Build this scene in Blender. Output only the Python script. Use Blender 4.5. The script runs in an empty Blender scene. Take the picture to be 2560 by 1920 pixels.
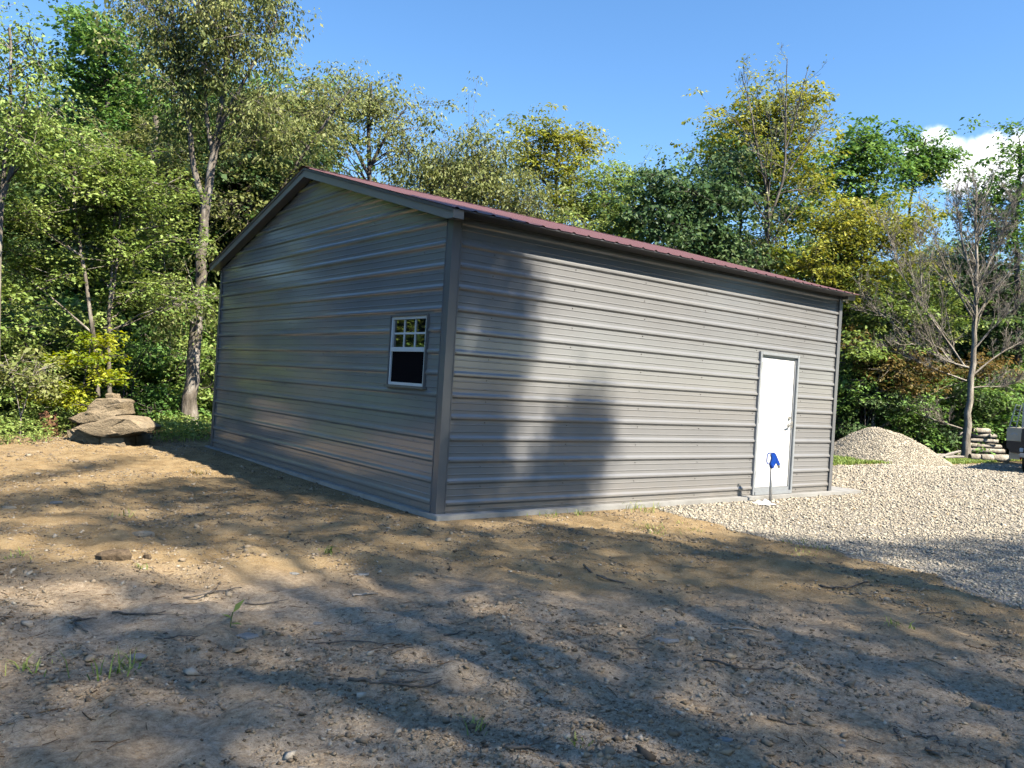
import bpy, bmesh, math
import numpy as np
from mathutils import Matrix, Vector

# ------------------------------------------------------------------ camera, sky, sun, exposure
scene = bpy.context.scene
COL = scene.collection
CAM = np.array([-4.724, -7.196, 1.412])
YAW, PITCH, ROLL, FPX = 0.9075, -0.00076, 0.06123, 2049.2      # measured from the siding ribs
DIR = np.array([math.cos(YAW)*math.cos(PITCH), math.sin(YAW)*math.cos(PITCH), math.sin(PITCH)])
_r = np.cross(DIR, [0, 0, 1.0]); _r /= np.linalg.norm(_r)
_u = np.cross(_r, DIR)
RIGHT = _r*math.cos(ROLL) + _u*math.sin(ROLL)
UP = -_r*math.sin(ROLL) + _u*math.cos(ROLL)
cam_data = bpy.data.cameras.new('camera')
cam_data.sensor_width = 36.0
cam_data.lens = FPX/2560*36.0
cam_data.clip_end = 3000
cam = bpy.data.objects.new('camera', cam_data)
COL.objects.link(cam)
cam.matrix_world = Matrix(((RIGHT[0], UP[0], -DIR[0], CAM[0]), (RIGHT[1], UP[1], -DIR[1], CAM[1]),
                           (RIGHT[2], UP[2], -DIR[2], CAM[2]), (0, 0, 0, 1)))
scene.camera = cam

SUN = np.array([0.25, -1.0, 1.22]); SUN_T = SUN.copy(); SUN = SUN/np.linalg.norm(SUN)
SUN_EL = math.asin(SUN[2]); SUN_AZ = math.atan2(SUN[0], SUN[1])

KX = 2560/2212.0
def ray(px, py):                       # source pixels of the 2560 wide photograph
    return DIR + RIGHT*(px-1280)/FPX + UP*(960-py)/FPX
def P(px, py, depth):                  # pixels of the 2212 wide view, depth in metres
    return CAM + ray(px*KX, py*KX)*depth
def R(px, depth):                      # a length in 2212 pixels -> metres at that depth
    return px*KX*depth/FPX

world = bpy.data.worlds.new('World'); scene.world = world; world.use_nodes = True
def build_world():
    nt = world.node_tree; N = nt.nodes; L = nt.links; N.clear()
    out = N.new('ShaderNodeOutputWorld'); bg = N.new('ShaderNodeBackground')
    sky = N.new('ShaderNodeTexSky'); sky.sky_type = 'NISHITA'; sky.sun_disc = False
    sky.sun_elevation = SUN_EL; sky.sun_rotation = SUN_AZ
    sky.altitude = 300; sky.air_density = 1.0; sky.dust_density = 0.25; sky.ozone_density = 2.6
    bg.inputs['Strength'].default_value = 0.122
    hs = N.new('ShaderNodeHueSaturation'); hs.inputs['Saturation'].default_value = 1.19; hs.inputs['Value'].default_value = 1.0
    L.new(sky.outputs[0], hs.inputs['Color'])
    tc = N.new('ShaderNodeTexCoord')
    nz = N.new('ShaderNodeTexNoise'); nz.inputs['Scale'].default_value = 26; nz.inputs['Detail'].default_value = 7; nz.inputs['Roughness'].default_value = 0.55
    L.new(tc.outputs['Generated'], nz.inputs['Vector'])
    sub = N.new('ShaderNodeVectorMath'); sub.operation = 'SUBTRACT'; sub.inputs[1].default_value = (0.5, 0.5, 0.5)
    L.new(nz.outputs['Color'], sub.inputs[0])
    sc = N.new('ShaderNodeVectorMath'); sc.operation = 'SCALE'; sc.inputs['Scale'].default_value = 0.042
    L.new(sub.outputs[0], sc.inputs[0])
    ad = N.new('ShaderNodeVectorMath'); ad.operation = 'ADD'
    L.new(tc.outputs['Generated'], ad.inputs[0]); L.new(sc.outputs[0], ad.inputs[1])
    puffs = []
    for px, py, r in [(2022, 310, 38), (1976, 326, 28), (2048, 338, 44), (2098, 344, 42), (2148, 322, 40), (2205, 338, 50), (2075, 378, 42), (2145, 376, 46), (2005, 354, 36)]:
        v = ray(px*KX, py*KX); v = v/np.linalg.norm(v); puffs.append((v, r*KX/FPX))
    for az, el, r in [(2.9, .17, .05), (2.97, .16, .045), (3.05, .15, .05), (4.3, .2, .05), (4.38, .19, .06), (5.5, .14, .05), (5.58, .15, .04), (-0.55, .17, .05), (-0.47, .16, .045)]:
        puffs.append((np.array([math.cos(az)*math.cos(el), math.sin(az)*math.cos(el), math.sin(el)]), r))
    prev = None
    for v, r in puffs:
        ds = N.new('ShaderNodeVectorMath'); ds.operation = 'DISTANCE'; ds.inputs[1].default_value = tuple(v)
        L.new(ad.outputs[0], ds.inputs[0])
        mr = N.new('ShaderNodeMapRange'); mr.interpolation_type = 'SMOOTHSTEP'
        mr.inputs['From Min'].default_value = r; mr.inputs['From Max'].default_value = r*0.55
        L.new(ds.outputs['Value'], mr.inputs['Value'])
        if prev is None: prev = mr.outputs[0]
        else:
            mx = N.new('ShaderNodeMath'); mx.operation = 'MAXIMUM'
            L.new(prev, mx.inputs[0]); L.new(mr.outputs[0], mx.inputs[1]); prev = mx.outputs[0]
    n2 = N.new('ShaderNodeTexNoise'); n2.inputs['Scale'].default_value = 14; n2.inputs['Detail'].default_value = 5
    L.new(ad.outputs[0], n2.inputs['Vector'])
    cr = N.new('ShaderNodeValToRGB'); cr.color_ramp.elements[0].position = 0.35; cr.color_ramp.elements[0].color = (4.4, 4.9, 5.8, 1)
    cr.color_ramp.elements[1].position = 0.62; cr.color_ramp.elements[1].color = (7.2, 7.2, 7.3, 1)
    L.new(n2.outputs['Fac'], cr.inputs['Fac'])
    mix = N.new('ShaderNodeMix'); mix.data_type = 'RGBA'
    L.new(prev, mix.inputs['Factor']); L.new(hs.outputs[0], mix.inputs['A']); L.new(cr.outputs[0], mix.inputs['B'])
    L.new(mix.outputs['Result'], bg.inputs['Color']); L.new(bg.outputs[0], out.inputs['Surface'])
build_world()

sun_data = bpy.data.lights.new('sun', 'SUN'); sun_data.energy = 5.0; sun_data.angle = math.radians(0.53); sun_data.color = (1.0, 0.92, 0.79)
sun_obj = bpy.data.objects.new('sun', sun_data); COL.objects.link(sun_obj)
sun_obj.rotation_euler = Vector(SUN).to_track_quat('Z', 'Y').to_euler()
sun_obj.location = (10, -40, 60)

scene.view_settings.view_transform = 'Standard'; scene.view_settings.look = 'None'
scene.view_settings.exposure = 1.1; scene.view_settings.gamma = 1.0
scene.view_settings.use_curve_mapping = False
scene.render.engine = 'CYCLES'
cy = scene.cycles
cy.use_light_tree = False; cy.use_adaptive_sampling = True; cy.adaptive_threshold = .02
cy.max_bounces = 4; cy.diffuse_bounces = 0; cy.glossy_bounces = 3; cy.transmission_bounces = 4; cy.transparent_max_bounces = 8
cy.caustics_reflective = False; cy.caustics_refractive = False; cy.use_denoising = True; cy.denoiser = 'OPENIMAGEDENOISE'; cy.denoising_input_passes = 'RGB_ALBEDO_NORMAL'; cy.denoising_prefilter = 'NONE'; cy.sample_clamp_indirect = 6

# ------------------------------------------------------------------ helpers
rng = np.random.default_rng(11)

def npmesh(name, V, F, mat, smooth=False, tint=None):
    """F: array (n,3) or (n,4)"""
    V = np.asarray(V, np.float32).reshape(-1, 3); F = np.asarray(F, np.int32)
    me = bpy.data.meshes.new(name)
    me.vertices.add(len(V)); me.vertices.foreach_set('co', V.ravel())
    k = F.shape[1]
    me.loops.add(F.size); me.loops.foreach_set('vertex_index', F.ravel())
    me.polygons.add(len(F)); me.polygons.foreach_set('loop_start', np.arange(0, F.size, k, dtype=np.int32))
    if smooth: me.polygons.foreach_set('use_smooth', np.ones(len(F), bool))
    me.update(calc_edges=True)
    if tint is not None:
        a = me.attributes.new('tint', 'FLOAT', 'FACE'); a.data.foreach_set('value', np.asarray(tint, np.float32))
    if mat: me.materials.append(mat)
    return me

def link(name, me, parent=None, loc=None, rot=None, scale=None):
    o = bpy.data.objects.new(name, me); COL.objects.link(o)
    if parent: o.parent = parent
    if loc is not None: o.location = loc
    if rot is not None: o.rotation_euler = rot
    if scale is not None: o.scale = scale
    return o
def tag(o, label, cat, group=None):
    o['label'] = label; o['category'] = cat
    if group: o['group'] = group
    return o
def thing(name, label, cat, loc=(0, 0, 0), group=None, rot=None):
    return tag(link(name, None, None, loc, rot), label, cat, group)

class MB:
    def __init__(s): s.v = []; s.f = []
    def add(s, vs, fs):
        b = len(s.v); s.v += [tuple(map(float, x)) for x in vs]; s.f += [tuple(i+b for i in f) for f in fs]
    def box(s, x0, x1, y0, y1, z0, z1):
        s.add([(x0,y0,z0),(x1,y0,z0),(x1,y1,z0),(x0,y1,z0),(x0,y0,z1),(x1,y0,z1),(x1,y1,z1),(x0,y1,z1)],
              [(0,3,2,1),(4,5,6,7),(0,1,5,4),(1,2,6,5),(2,3,7,6),(3,0,4,7)])
    def prism(s, poly_a, poly_b):          # two matching polygons joined
        n = len(poly_a)
        s.add(list(poly_a)+list(poly_b), [tuple(range(n))[::-1], tuple(range(n, 2*n))] + [(i, (i+1) % n, n+(i+1) % n, n+i) for i in range(n)])
    def tube(s, pts, rad, n=8, cap=True):
        pts = [np.array(p, float) for p in pts]
        if np.isscalar(rad): rad = [rad]*len(pts)
        ref = None; rings = []
        for i, p in enumerate(pts):
            t = pts[min(i+1, len(pts)-1)]-pts[max(i-1, 0)]; t = t/(np.linalg.norm(t)+1e-9)
            if ref is None: ref = np.array([1, 0, 0]) if abs(t[0]) < .8 else np.array([0, 1, 0])
            a = ref-t*(ref@t); a = a/np.linalg.norm(a); ref = a; b = np.cross(t, a)
            rings.append([p+rad[i]*(a*math.cos(2*math.pi*k/n)+b*math.sin(2*math.pi*k/n)) for k in range(n)])
        vs = [x for r in rings for x in r]; fs = []
        for i in range(len(pts)-1):
            for k in range(n):
                fs.append((i*n+k, i*n+(k+1) % n, (i+1)*n+(k+1) % n, (i+1)*n+k))
        if cap: fs += [tuple(range(n))[::-1], tuple(range((len(pts)-1)*n, len(pts)*n))]
        s.add(vs, fs)
    def build(s, name, mat, parent=None, smooth=False, bevel=0, loc=None):
        me = bpy.data.meshes.new(name); me.from_pydata(s.v, [], s.f); me.update()
        if bevel:
            bm = bmesh.new(); bm.from_mesh(me)
            bmesh.ops.bevel(bm, geom=bm.edges[:], offset=bevel, segments=2, affect='EDGES', clamp_overlap=True)
            bm.to_mesh(me); bm.free()
        if smooth:
            me.polygons.foreach_set('use_smooth', np.ones(len(me.polygons), bool))
        me.materials.append(mat)
        return link(name, me, parent, loc)

# value noise on numpy arrays
_LAT = np.random.default_rng(3).random((256, 256))
def vnoise(x, y):
    xi = np.floor(x).astype(int); yi = np.floor(y).astype(int)
    fx = x-xi; fy = y-yi; fx = fx*fx*(3-2*fx); fy = fy*fy*(3-2*fy)
    g = lambda a, b: _LAT[a & 255, b & 255]
    return (g(xi, yi)*(1-fx)+g(xi+1, yi)*fx)*(1-fy)+(g(xi, yi+1)*(1-fx)+g(xi+1, yi+1)*fx)*fy-.5
def fbm(x, y, o=4):
    s = 0; a = 1
    for i in range(o): s = s+a*vnoise(x*2**i+i*17.3, y*2**i+i*9.1); a *= .5
    return s
def fbm3(p, f, o=3):
    return (fbm(p[:, 0]*f+3.1, p[:, 1]*f+p[:, 2]*f*.73, o)+fbm(p[:, 1]*f+7.7, p[:, 2]*f-p[:, 0]*f*.61, o)+fbm(p[:, 2]*f+1.3, p[:, 0]*f+p[:, 1]*f*.47, o))/1.8

# ------------------------------------------------------------------ materials
def mat(name):
    m = bpy.data.materials.new(name); m.use_nodes = True
    return m, m.node_tree.nodes, m.node_tree.links, m.node_tree.nodes['Principled BSDF']
def noise(N, L, scale, detail=4, rough=.55, coord=None, stretch=None):
    n = N.new('ShaderNodeTexNoise'); n.inputs['Scale'].default_value = scale; n.inputs['Detail'].default_value = detail; n.inputs['Roughness'].default_value = rough
    if coord is None:
        tc = N.new('ShaderNodeTexCoord'); coord = tc.outputs['Object']
    if stretch:
        mp = N.new('ShaderNodeMapping'); mp.inputs['Scale'].default_value = stretch; L.new(coord, mp.inputs['Vector']); coord = mp.outputs[0]
    L.new(coord, n.inputs['Vector'])
    return n
def ramp(N, L, fac, stops):
    r = N.new('ShaderNodeValToRGB'); e = r.color_ramp.elements
    while len(e) < len(stops): e.new(.5)
    for i, (p, c) in enumerate(stops): e[i].position = p; e[i].color = (*c, 1)
    L.new(fac, r.inputs['Fac']); return r.outputs['Color']
def bump(N, L, B, h, strength, dist=.02, normal=None):
    b = N.new('ShaderNodeBump'); b.inputs['Strength'].default_value = strength; b.inputs['Distance'].default_value = dist
    L.new(h, b.inputs['Height'])
    if normal is not None: L.new(normal, b.inputs['Normal'])
    if B is not None: L.new(b.outputs[0], B.inputs['Normal'])
    return b.outputs[0]
def simple(name, col, rough=.5, metal=0, var=.12, scale=6, bmp=.0, spec=.5, stretch=None):
    m, N, L, B = mat(name)
    n = noise(N, L, scale, 5, stretch=stretch)
    c = np.array(col)
    L.new(ramp(N, L, n.outputs['Fac'], [(.25, tuple(c*(1-var))), (.75, tuple(np.minimum(c*(1+var), 1)))]), B.inputs['Base Color'])
    B.inputs['Roughness'].default_value = rough; B.inputs['Metallic'].default_value = metal; B.inputs['Specular IOR Level'].default_value = spec
    if bmp: bump(N, L, B, n.outputs['Fac'], bmp)
    return m

def metal_paint(name, col, rough, dirt=(.30, .25, .19), amount=.0):
    m, N, L, B = mat(name)
    tc = N.new('ShaderNodeTexCoord')
    n1 = noise(N, L, 1.3, 3, coord=tc.outputs['Object'])
    c = np.array(col)
    base = ramp(N, L, n1.outputs['Fac'], [(.3, tuple(c*.955)), (.7, tuple(c*1.045))])
    if amount:
        sx = N.new('ShaderNodeSeparateXYZ'); L.new(tc.outputs['Object'], sx.inputs[0])
        mr = N.new('ShaderNodeMapRange'); mr.inputs['From Min'].default_value = .42; mr.inputs['From Max'].default_value = .0
        L.new(sx.outputs['Z'], mr.inputs['Value'])
        n3 = noise(N, L, 5, 6, coord=tc.outputs['Object'])
        mm = N.new('ShaderNodeMath'); mm.operation = 'MULTIPLY'; L.new(mr.outputs[0], mm.inputs[0]); L.new(n3.outputs['Fac'], mm.inputs[1])
        m2 = N.new('ShaderNodeMath'); m2.operation = 'MULTIPLY'; L.new(mm.outputs[0], m2.inputs[0]); m2.inputs[1].default_value = amount
        mx = N.new('ShaderNodeMix'); mx.data_type = 'RGBA'; L.new(m2.outputs[0], mx.inputs['Factor']); L.new(base, mx.inputs['A']); mx.inputs['B'].default_value = (*dirt, 1)
        base = mx.outputs['Result']
    L.new(base, B.inputs['Base Color'])
    rr = N.new('ShaderNodeMapRange'); rr.inputs['To Min'].default_value = rough-.02; rr.inputs['To Max'].default_value = rough+.03
    L.new(n1.outputs['Fac'], rr.inputs['Value']); L.new(rr.outputs[0], B.inputs['Roughness']); B.inputs['Specular IOR Level'].default_value = .75
    return m

M = {}
M['siding'] = metal_paint('siding_paint', (.258, .256, .252), .13, amount=.6)
M['trim'] = metal_paint('trim_paint', (.165, .168, .174), .26)
M['rake'] = metal_paint('rake_paint', (.25, .235, .212), .4)
M['roof'] = metal_paint('roof_paint', (.19, .088, .080), .5)
M['eave'] = metal_paint('eave_shade_paint', (.075, .076, .082), .5)  # eave shade put into the soffit colour; drip edge is dark itself
M['door'] = simple('door_paint', (.80, .80, .78), .4, var=.02, scale=2)
M['alu'] = simple('aluminium', (.42, .44, .46), .38, .35, var=.06, scale=20)
M['vinyl'] = simple('white_vinyl', (.74, .76, .77), .35, var=.03)
M['screw'] = simple('screw_metal', (.16, .15, .15), .35, .7)
M['screen'] = simple('insect_screen', (.006, .006, .008), .95, var=.3, scale=400, spec=.05)
M['earth'] = simple('earth_clod', (.13, .095, .062), .95, var=.6, scale=25, bmp=.9, spec=.1)
M['rubber'] = simple('rubber', (.02, .02, .02), .7, var=.25)
M['dark'] = simple('dark_paint', (.022, .024, .03), .3, var=.15)
M['galv'] = simple('galvanised', (.40, .40, .39), .42, .55, var=.15, scale=30)
M['blue'] = simple('blue_enamel', (.012, .085, .5), .3, var=.12, scale=40)
M['plastic'] = simple('white_plastic', (.80, .79, .80), .35, var=.05)
M['cream'] = simple('cream_panel', (.56, .49, .38), .35, .15, var=.1)
M['red'] = simple('tail_light_red', (.4, .02, .02), .2, var=.1)
M['bolt'] = simple('latch_steel', (.55, .53, .5), .25, .85, var=.08)
def glass_mat():
    m, N, L, B = mat('window_glass')
    B.inputs['Base Color'].default_value = (.006, .008, .008, 1); B.inputs['Roughness'].default_value = .02
    B.inputs['IOR'].default_value = 2.35; B.inputs['Specular IOR Level'].default_value = .5
    return m
M['glass'] = glass_mat()

def concrete():
    m, N, L, B = mat('concrete')
    n = noise(N, L, 3, 8, .65); n2 = noise(N, L, 90, 3)
    L.new(ramp(N, L, n.outputs['Fac'], [(.25, (.24, .225, .20)), (.55, (.36, .35, .325)), (.8, (.43, .42, .39))]), B.inputs['Base Color'])
    B.inputs['Roughness'].default_value = .85; bump(N, L, B, n2.outputs['Fac'], .3, .004)
    return m
M['concrete'] = concrete()

def soil():
    m, N, L, B = mat('soil')
    tc = N.new('ShaderNodeTexCoord'); co = tc.outputs['Object']
    def mix(f, a, b):
        x = N.new('ShaderNodeMix'); x.data_type = 'RGBA'
        (L.new(f, x.inputs['Factor']) if not isinstance(f, float) else x.inputs['Factor'].__setattr__('default_value', f))
        for s, v in (('A', a), ('B', b)):
            if isinstance(v, tuple): x.inputs[s].default_value = (*v, 1)
            else: L.new(v, x.inputs[s])
        return x.outputs['Result']
    def mul(a, b):
        x = N.new('ShaderNodeMath'); x.operation = 'MULTIPLY'; L.new(a, x.inputs[0])
        if isinstance(b, float): x.inputs[1].default_value = b
        else: L.new(b, x.inputs[1])
        return x.outputs[0]
    def mrange(v, a, b, c=0., d=1.):
        x = N.new('ShaderNodeMapRange'); x.inputs['From Min'].default_value = a; x.inputs['From Max'].default_value = b
        x.inputs['To Min'].default_value = c; x.inputs['To Max'].default_value = d; L.new(v, x.inputs['Value']); return x.outputs[0]
    nA = noise(N, L, .55, 3, .6, co); nB = noise(N, L, 4.2, 4, .68, co); nC = noise(N, L, 26, 4, .7, co); nD = noise(N, L, 1.1, 5, .66, co); nE = noise(N, L, 120, 2, .6, co)
    tan = ramp(N, L, nB.outputs['Fac'], [(.28, (.25, .165, .076)), (.5, (.41, .285, .140)), (.72, (.51, .375, .205))])
    brown = ramp(N, L, nC.outputs['Fac'], [(.3, (.23, .160, .095)), (.5, (.46, .340, .215)), (.72, (.62, .48, .325))])
    silt = ramp(N, L, nC.outputs['Fac'], [(.3, (.31, .235, .155)), (.52, (.50, .40, .285)), (.75, (.65, .55, .42))])
    at = N.new('ShaderNodeAttribute'); at.attribute_name = 'zone'
    sx = N.new('ShaderNodeSeparateColor'); L.new(at.outputs['Color'], sx.inputs[0])
    def addn(a, b, w):
        x = N.new('ShaderNodeMath'); x.operation = 'MULTIPLY_ADD'; L.new(b, x.inputs[0]); x.inputs[1].default_value = w; L.new(a, x.inputs[2]); return x.outputs[0]
    near = sx.outputs[0]
    c = mix(mrange(addn(near, nA.outputs['Fac'], 1.1), .62, 1.1), tan, brown)
    sm = mul(mrange(nD.outputs['Fac'], .46, .55), mrange(near, .2, .75))
    c = mix(mul(sm, .85), c, silt)
    # drying cracks in the silt
    vo = N.new('ShaderNodeTexVoronoi'); vo.feature = 'DISTANCE_TO_EDGE'; vo.inputs['Scale'].default_value = 9
    wv = N.new('ShaderNodeVectorMath'); wv.operation = 'MULTIPLY_ADD'; wv.inputs[1].default_value = (.14, .14, .14); L.new(nB.outputs['Color'], wv.inputs[0]); L.new(co, wv.inputs[2])
    L.new(wv.outputs[0], vo.inputs['Vector'])
    ck = mul(mrange(vo.outputs['Distance'], .022, .004), mrange(nA.outputs['Fac'], .46, .56))
    ck = mul(ck, mrange(near, .3, .8))
    c = mix(mul(ck, .75), c, (.06, .048, .035))
    # dark crumbs and pale chips
    nF = noise(N, L, 48, 4, .75, co)
    c = mix(mul(mrange(nF.outputs['Fac'], .57, .70), .42), c, (.085, .062, .04))
    c = mix(mul(mrange(nF.outputs['Fac'], .44, .33), .5), c, (.56, .47, .35))
    c = mix(mul(mrange(nE.outputs['Fac'], .58, .68), .42), c, (.08, .06, .04))
    c = mix(mul(mrange(nE.outputs['Fac'], .40, .30), .55), c, (.60, .53, .42))
    # forest floor
    lit = ramp(N, L, nC.outputs['Fac'], [(.3, (.035, .024, .014)), (.55, (.09, .06, .035)), (.8, (.16, .12, .065))])
    c = mix(mrange(addn(sx.outputs[1], nB.outputs['Fac'], .5), .55, .9), c, lit)
    grav = ramp(N, L, nE.outputs['Fac'], [(.3, (.16, .145, .125)), (.5, (.40, .36, .30)), (.7, (.56, .52, .45))])
    c = mix(mrange(addn(sx.outputs[2], nC.outputs['Fac'], .25), .5, .75), c, grav)
    L.new(c, B.inputs['Base Color']); B.inputs['Roughness'].default_value = .95; B.inputs['Specular IOR Level'].default_value = .2
    h = addn(mul(nE.outputs['Fac'], .5), nF.outputs['Fac'], -1.5)
    bump(N, L, B, h, .75, .035)
    return m
M['soil'] = soil()

def tint_mat(name, stops, rough=.85, bmp=.25, bscale=60, spec=.25):
    m, N, L, B = mat(name)
    a = N.new('ShaderNodeAttribute'); a.attribute_name = 'tint'
    n = noise(N, L, bscale, 4)
    mm = N.new('ShaderNodeMath'); mm.operation = 'MULTIPLY_ADD'; L.new(n.outputs['Fac'], mm.inputs[0]); mm.inputs[1].default_value = .24
    ad = N.new('ShaderNodeMath'); ad.operation = 'SUBTRACT'; L.new(a.outputs['Fac'], ad.inputs[0]); ad.inputs[1].default_value = .12
    L.new(ad.outputs[0], mm.inputs[2])
    L.new(ramp(N, L, mm.outputs[0], stops), B.inputs['Base Color']); B.inputs['Roughness'].default_value = rough; B.inputs['Specular IOR Level'].default_value = spec
    bump(N, L, B, n.outputs['Fac'], bmp, .01)
    return m
M['gravel'] = tint_mat('gravel_stone', [(.0, (.16, .145, .125)), (.25, (.38, .335, .265)), (.55, (.55, .475, .35)), (.8, (.64, .57, .45)), (1, (.46, .34, .21))])
M['clod'] = tint_mat('soil_crumb', [(.0, (.12, .09, .06)), (.3, (.26, .20, .135)), (.7, (.38, .30, .205)), (1., (.50, .44, .35))])
M['litter'] = tint_mat('dead_leaf', [(.0, (.07, .04, .02)), (.5, (.19, .11, .05)), (1, (.32, .23, .12))], .7)

def leaf_mat(name, c0, c1, c2, trans=.32):
    m, N, L, B = mat(name)
    a = N.new('ShaderNodeAttribute'); a.attribute_name = 'tint'
    up_ = lambda c: tuple(min(1, v*2.3) for v in c)
    col = ramp(N, L, a.outputs['Fac'], [(.05, up_(c0)), (.5, up_(c1)), (.95, up_(c2))])
    L.new(col, B.inputs['Base Color']); B.inputs['Roughness'].default_value = .5; B.inputs['Specular IOR Level'].default_value = .3
    t = N.new('ShaderNodeBsdfTranslucent'); hs = N.new('ShaderNodeHueSaturation'); hs.inputs['Hue'].default_value = .485; hs.inputs['Value'].default_value = 1.35; hs.inputs['Saturation'].default_value = 1.1
    L.new(col, hs.inputs['Color']); L.new(hs.outputs[0], t.inputs['Color'])
    mx = N.new('ShaderNodeMixShader'); mx.inputs[0].default_value = trans
    L.new(B.outputs[0], mx.inputs[1]); L.new(t.outputs[0], mx.inputs[2]); L.new(mx.outputs[0], N['Material Output'].inputs['Surface'])
    return m
LEAF = dict(
    olive=leaf_mat('leaf_olive', (.062, .080, .022), (.115, .132, .042), (.185, .190, .075)),
    green=leaf_mat('leaf_green', (.030, .070, .016), (.070, .135, .030), (.130, .205, .055)),
    fresh=leaf_mat('leaf_fresh', (.060, .100, .022), (.120, .170, .040), (.200, .245, .075)),
    yellow=leaf_mat('leaf_yellow', (.080, .108, .016), (.145, .160, .026), (.245, .235, .045)),
    dark=leaf_mat('leaf_dark', (.020, .044, .015), (.045, .080, .028), (.095, .130, .055)),
    rust=leaf_mat('leaf_rust', (.055, .065, .018), (.105, .078, .025), (.165, .115, .038)),
    lime=leaf_mat('leaf_lime', (.085, .125, .012), (.165, .195, .018), (.25, .26, .035), .4),
    grass=leaf_mat('leaf_grass', (.055, .085, .018), (.120, .155, .035), (.230, .230, .080)),
)
def bark_mat(name, dark, mid, pale):
    m, N, L, B = mat(name)
    tc = N.new('ShaderNodeTexCoord')
    n = noise(N, L, 5, 6, .65, tc.outputs['Object'], (1.6, 1.6, .45)); n2 = noise(N, L, 2.1, 3, .5, tc.outputs['Object'])
    mm = N.new('ShaderNodeMath'); mm.operation = 'MULTIPLY_ADD'; L.new(n2.outputs['Fac'], mm.inputs[0]); mm.inputs[1].default_value = .7; L.new(n.outputs['Fac'], mm.inputs[2])
    L.new(ramp(N, L, mm.outputs[0], [(.62, dark), (.85, mid), (1.0, pale)]), B.inputs['Base Color']); B.inputs['Roughness'].default_value = .9; B.inputs['Specular IOR Level'].default_value = .2
    n3 = noise(N, L, 16, 5, .7, tc.outputs['Object'], (1.5, 1.5, .3)); bump(N, L, B, n3.outputs['Fac'], .8, .03)
    return m
BARK = dict(pale=bark_mat('bark_pale', (.10, .085, .065), (.25, .215, .17), (.42, .38, .32)),
            grey=bark_mat('bark_grey', (.065, .058, .048), (.15, .13, .105), (.27, .24, .20)),
            dead=bark_mat('bark_dead', (.20, .175, .14), (.36, .315, .25), (.50, .45, .37)),
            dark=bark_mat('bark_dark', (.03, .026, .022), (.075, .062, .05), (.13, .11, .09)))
def rock_mat(name, c):
    m, N, L, B = mat(name)
    tc = N.new('ShaderNodeTexCoord')
    n = noise(N, L, 4, 8, .72, tc.outputs['Object'], (1, 1, 1.7)); n2 = noise(N, L, 1.7, 4, .6, tc.outputs['Object'])
    c = np.array(c)
    base = ramp(N, L, n.outputs['Fac'], [(.25, tuple(c*.38)), (.48, tuple(c*.85)), (.75, tuple(c*1.3))])
    mx = N.new('ShaderNodeMix'); mx.data_type = 'RGBA'
    mr = N.new('ShaderNodeMapRange'); mr.inputs['From Min'].default_value = .55; mr.inputs['From Max'].default_value = .68; mr.inputs['To Max'].default_value = .6
    L.new(n2.outputs['Fac'], mr.inputs['Value']); L.new(mr.outputs[0], mx.inputs['Factor']); L.new(base, mx.inputs['A']); mx.inputs['B'].default_value = (.16, .145, .115, 1)
    L.new(mx.outputs['Result'], B.inputs['Base Color']); B.inputs['Roughness'].default_value = .92; B.inputs['Specular IOR Level'].default_value = .2
    n3 = noise(N, L, 14, 8, .7, tc.outputs['Object'], (1, 1, 2.2)); bump(N, L, B, n3.outputs['Fac'], .9, .05)
    return m
M['sandstone'] = rock_mat('sandstone', (.40, .31, .20)); M['fieldstone'] = rock_mat('fieldstone', (.36, .35, .32)); M['tanstone'] = rock_mat('tanstone', (.42, .36, .27))
M['wood_end'] = simple('cut_wood', (.24, .16, .085), .85, var=.35, scale=20, bmp=.3)
M['rot'] = simple('rotten_wood', (.17, .085, .045), .95, var=.6, scale=9, bmp=.8, stretch=(2, 2, .6))
M['stick'] = simple('dry_stick', (.13, .11, .09), .9, var=.5, scale=30, bmp=.4)
M['stick_pale'] = simple('bleached_stick', (.36, .32, .27), .85, var=.3, scale=30, bmp=.4)

# ------------------------------------------------------------------ terrain
PAD = (-0.08, 8.25, -0.14, 7.36)          # concrete pad x0 x1 y0 y1
def sstep(a, b, x):
    t = np.clip((x-a)/(b-a), 0, 1); return t*t*(3-2*t)
def ground_z(x, y, fine=True):
    x = np.asarray(x, float); y = np.asarray(y, float)
    z = -0.05+0.045*sstep(2.0, 8.0, y)*(1-sstep(3, 8, x))-0.05*sstep(-3, -8, y)
    near = np.exp(-((x/40)**2+(y/40)**2))
    z = z+near*(0.06*fbm(x*.35+5, y*.35, 2))*sstep(.0, 1.6, np.maximum(np.maximum(PAD[0]-x, x-PAD[1]), np.maximum(PAD[2]-y, y-PAD[3])))
    if fine:
        g = gravel_mask(x, y)
        z = z+near*((.048*fbm(x*1.6, y*1.6, 3)+.046*fbm(x*6.0, y*6.0, 3))*(1-.75*g))*sstep(.0, .5, np.maximum(np.maximum(PAD[0]-x, x-PAD[1]), np.maximum(PAD[2]-y, y-PAD[3])))
    inside = (x > PAD[0]+.02) & (x < PAD[1]-.02) & (y > PAD[2]+.02) & (y < PAD[3]-.02)
    return np.where(inside, np.minimum(z, -.09), np.minimum(z, np.where((x > PAD[0]-.25) & (x < PAD[1]+.2) & (y > PAD[2]-.2) & (y < PAD[3]+.2), -.022, 9)))
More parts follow.
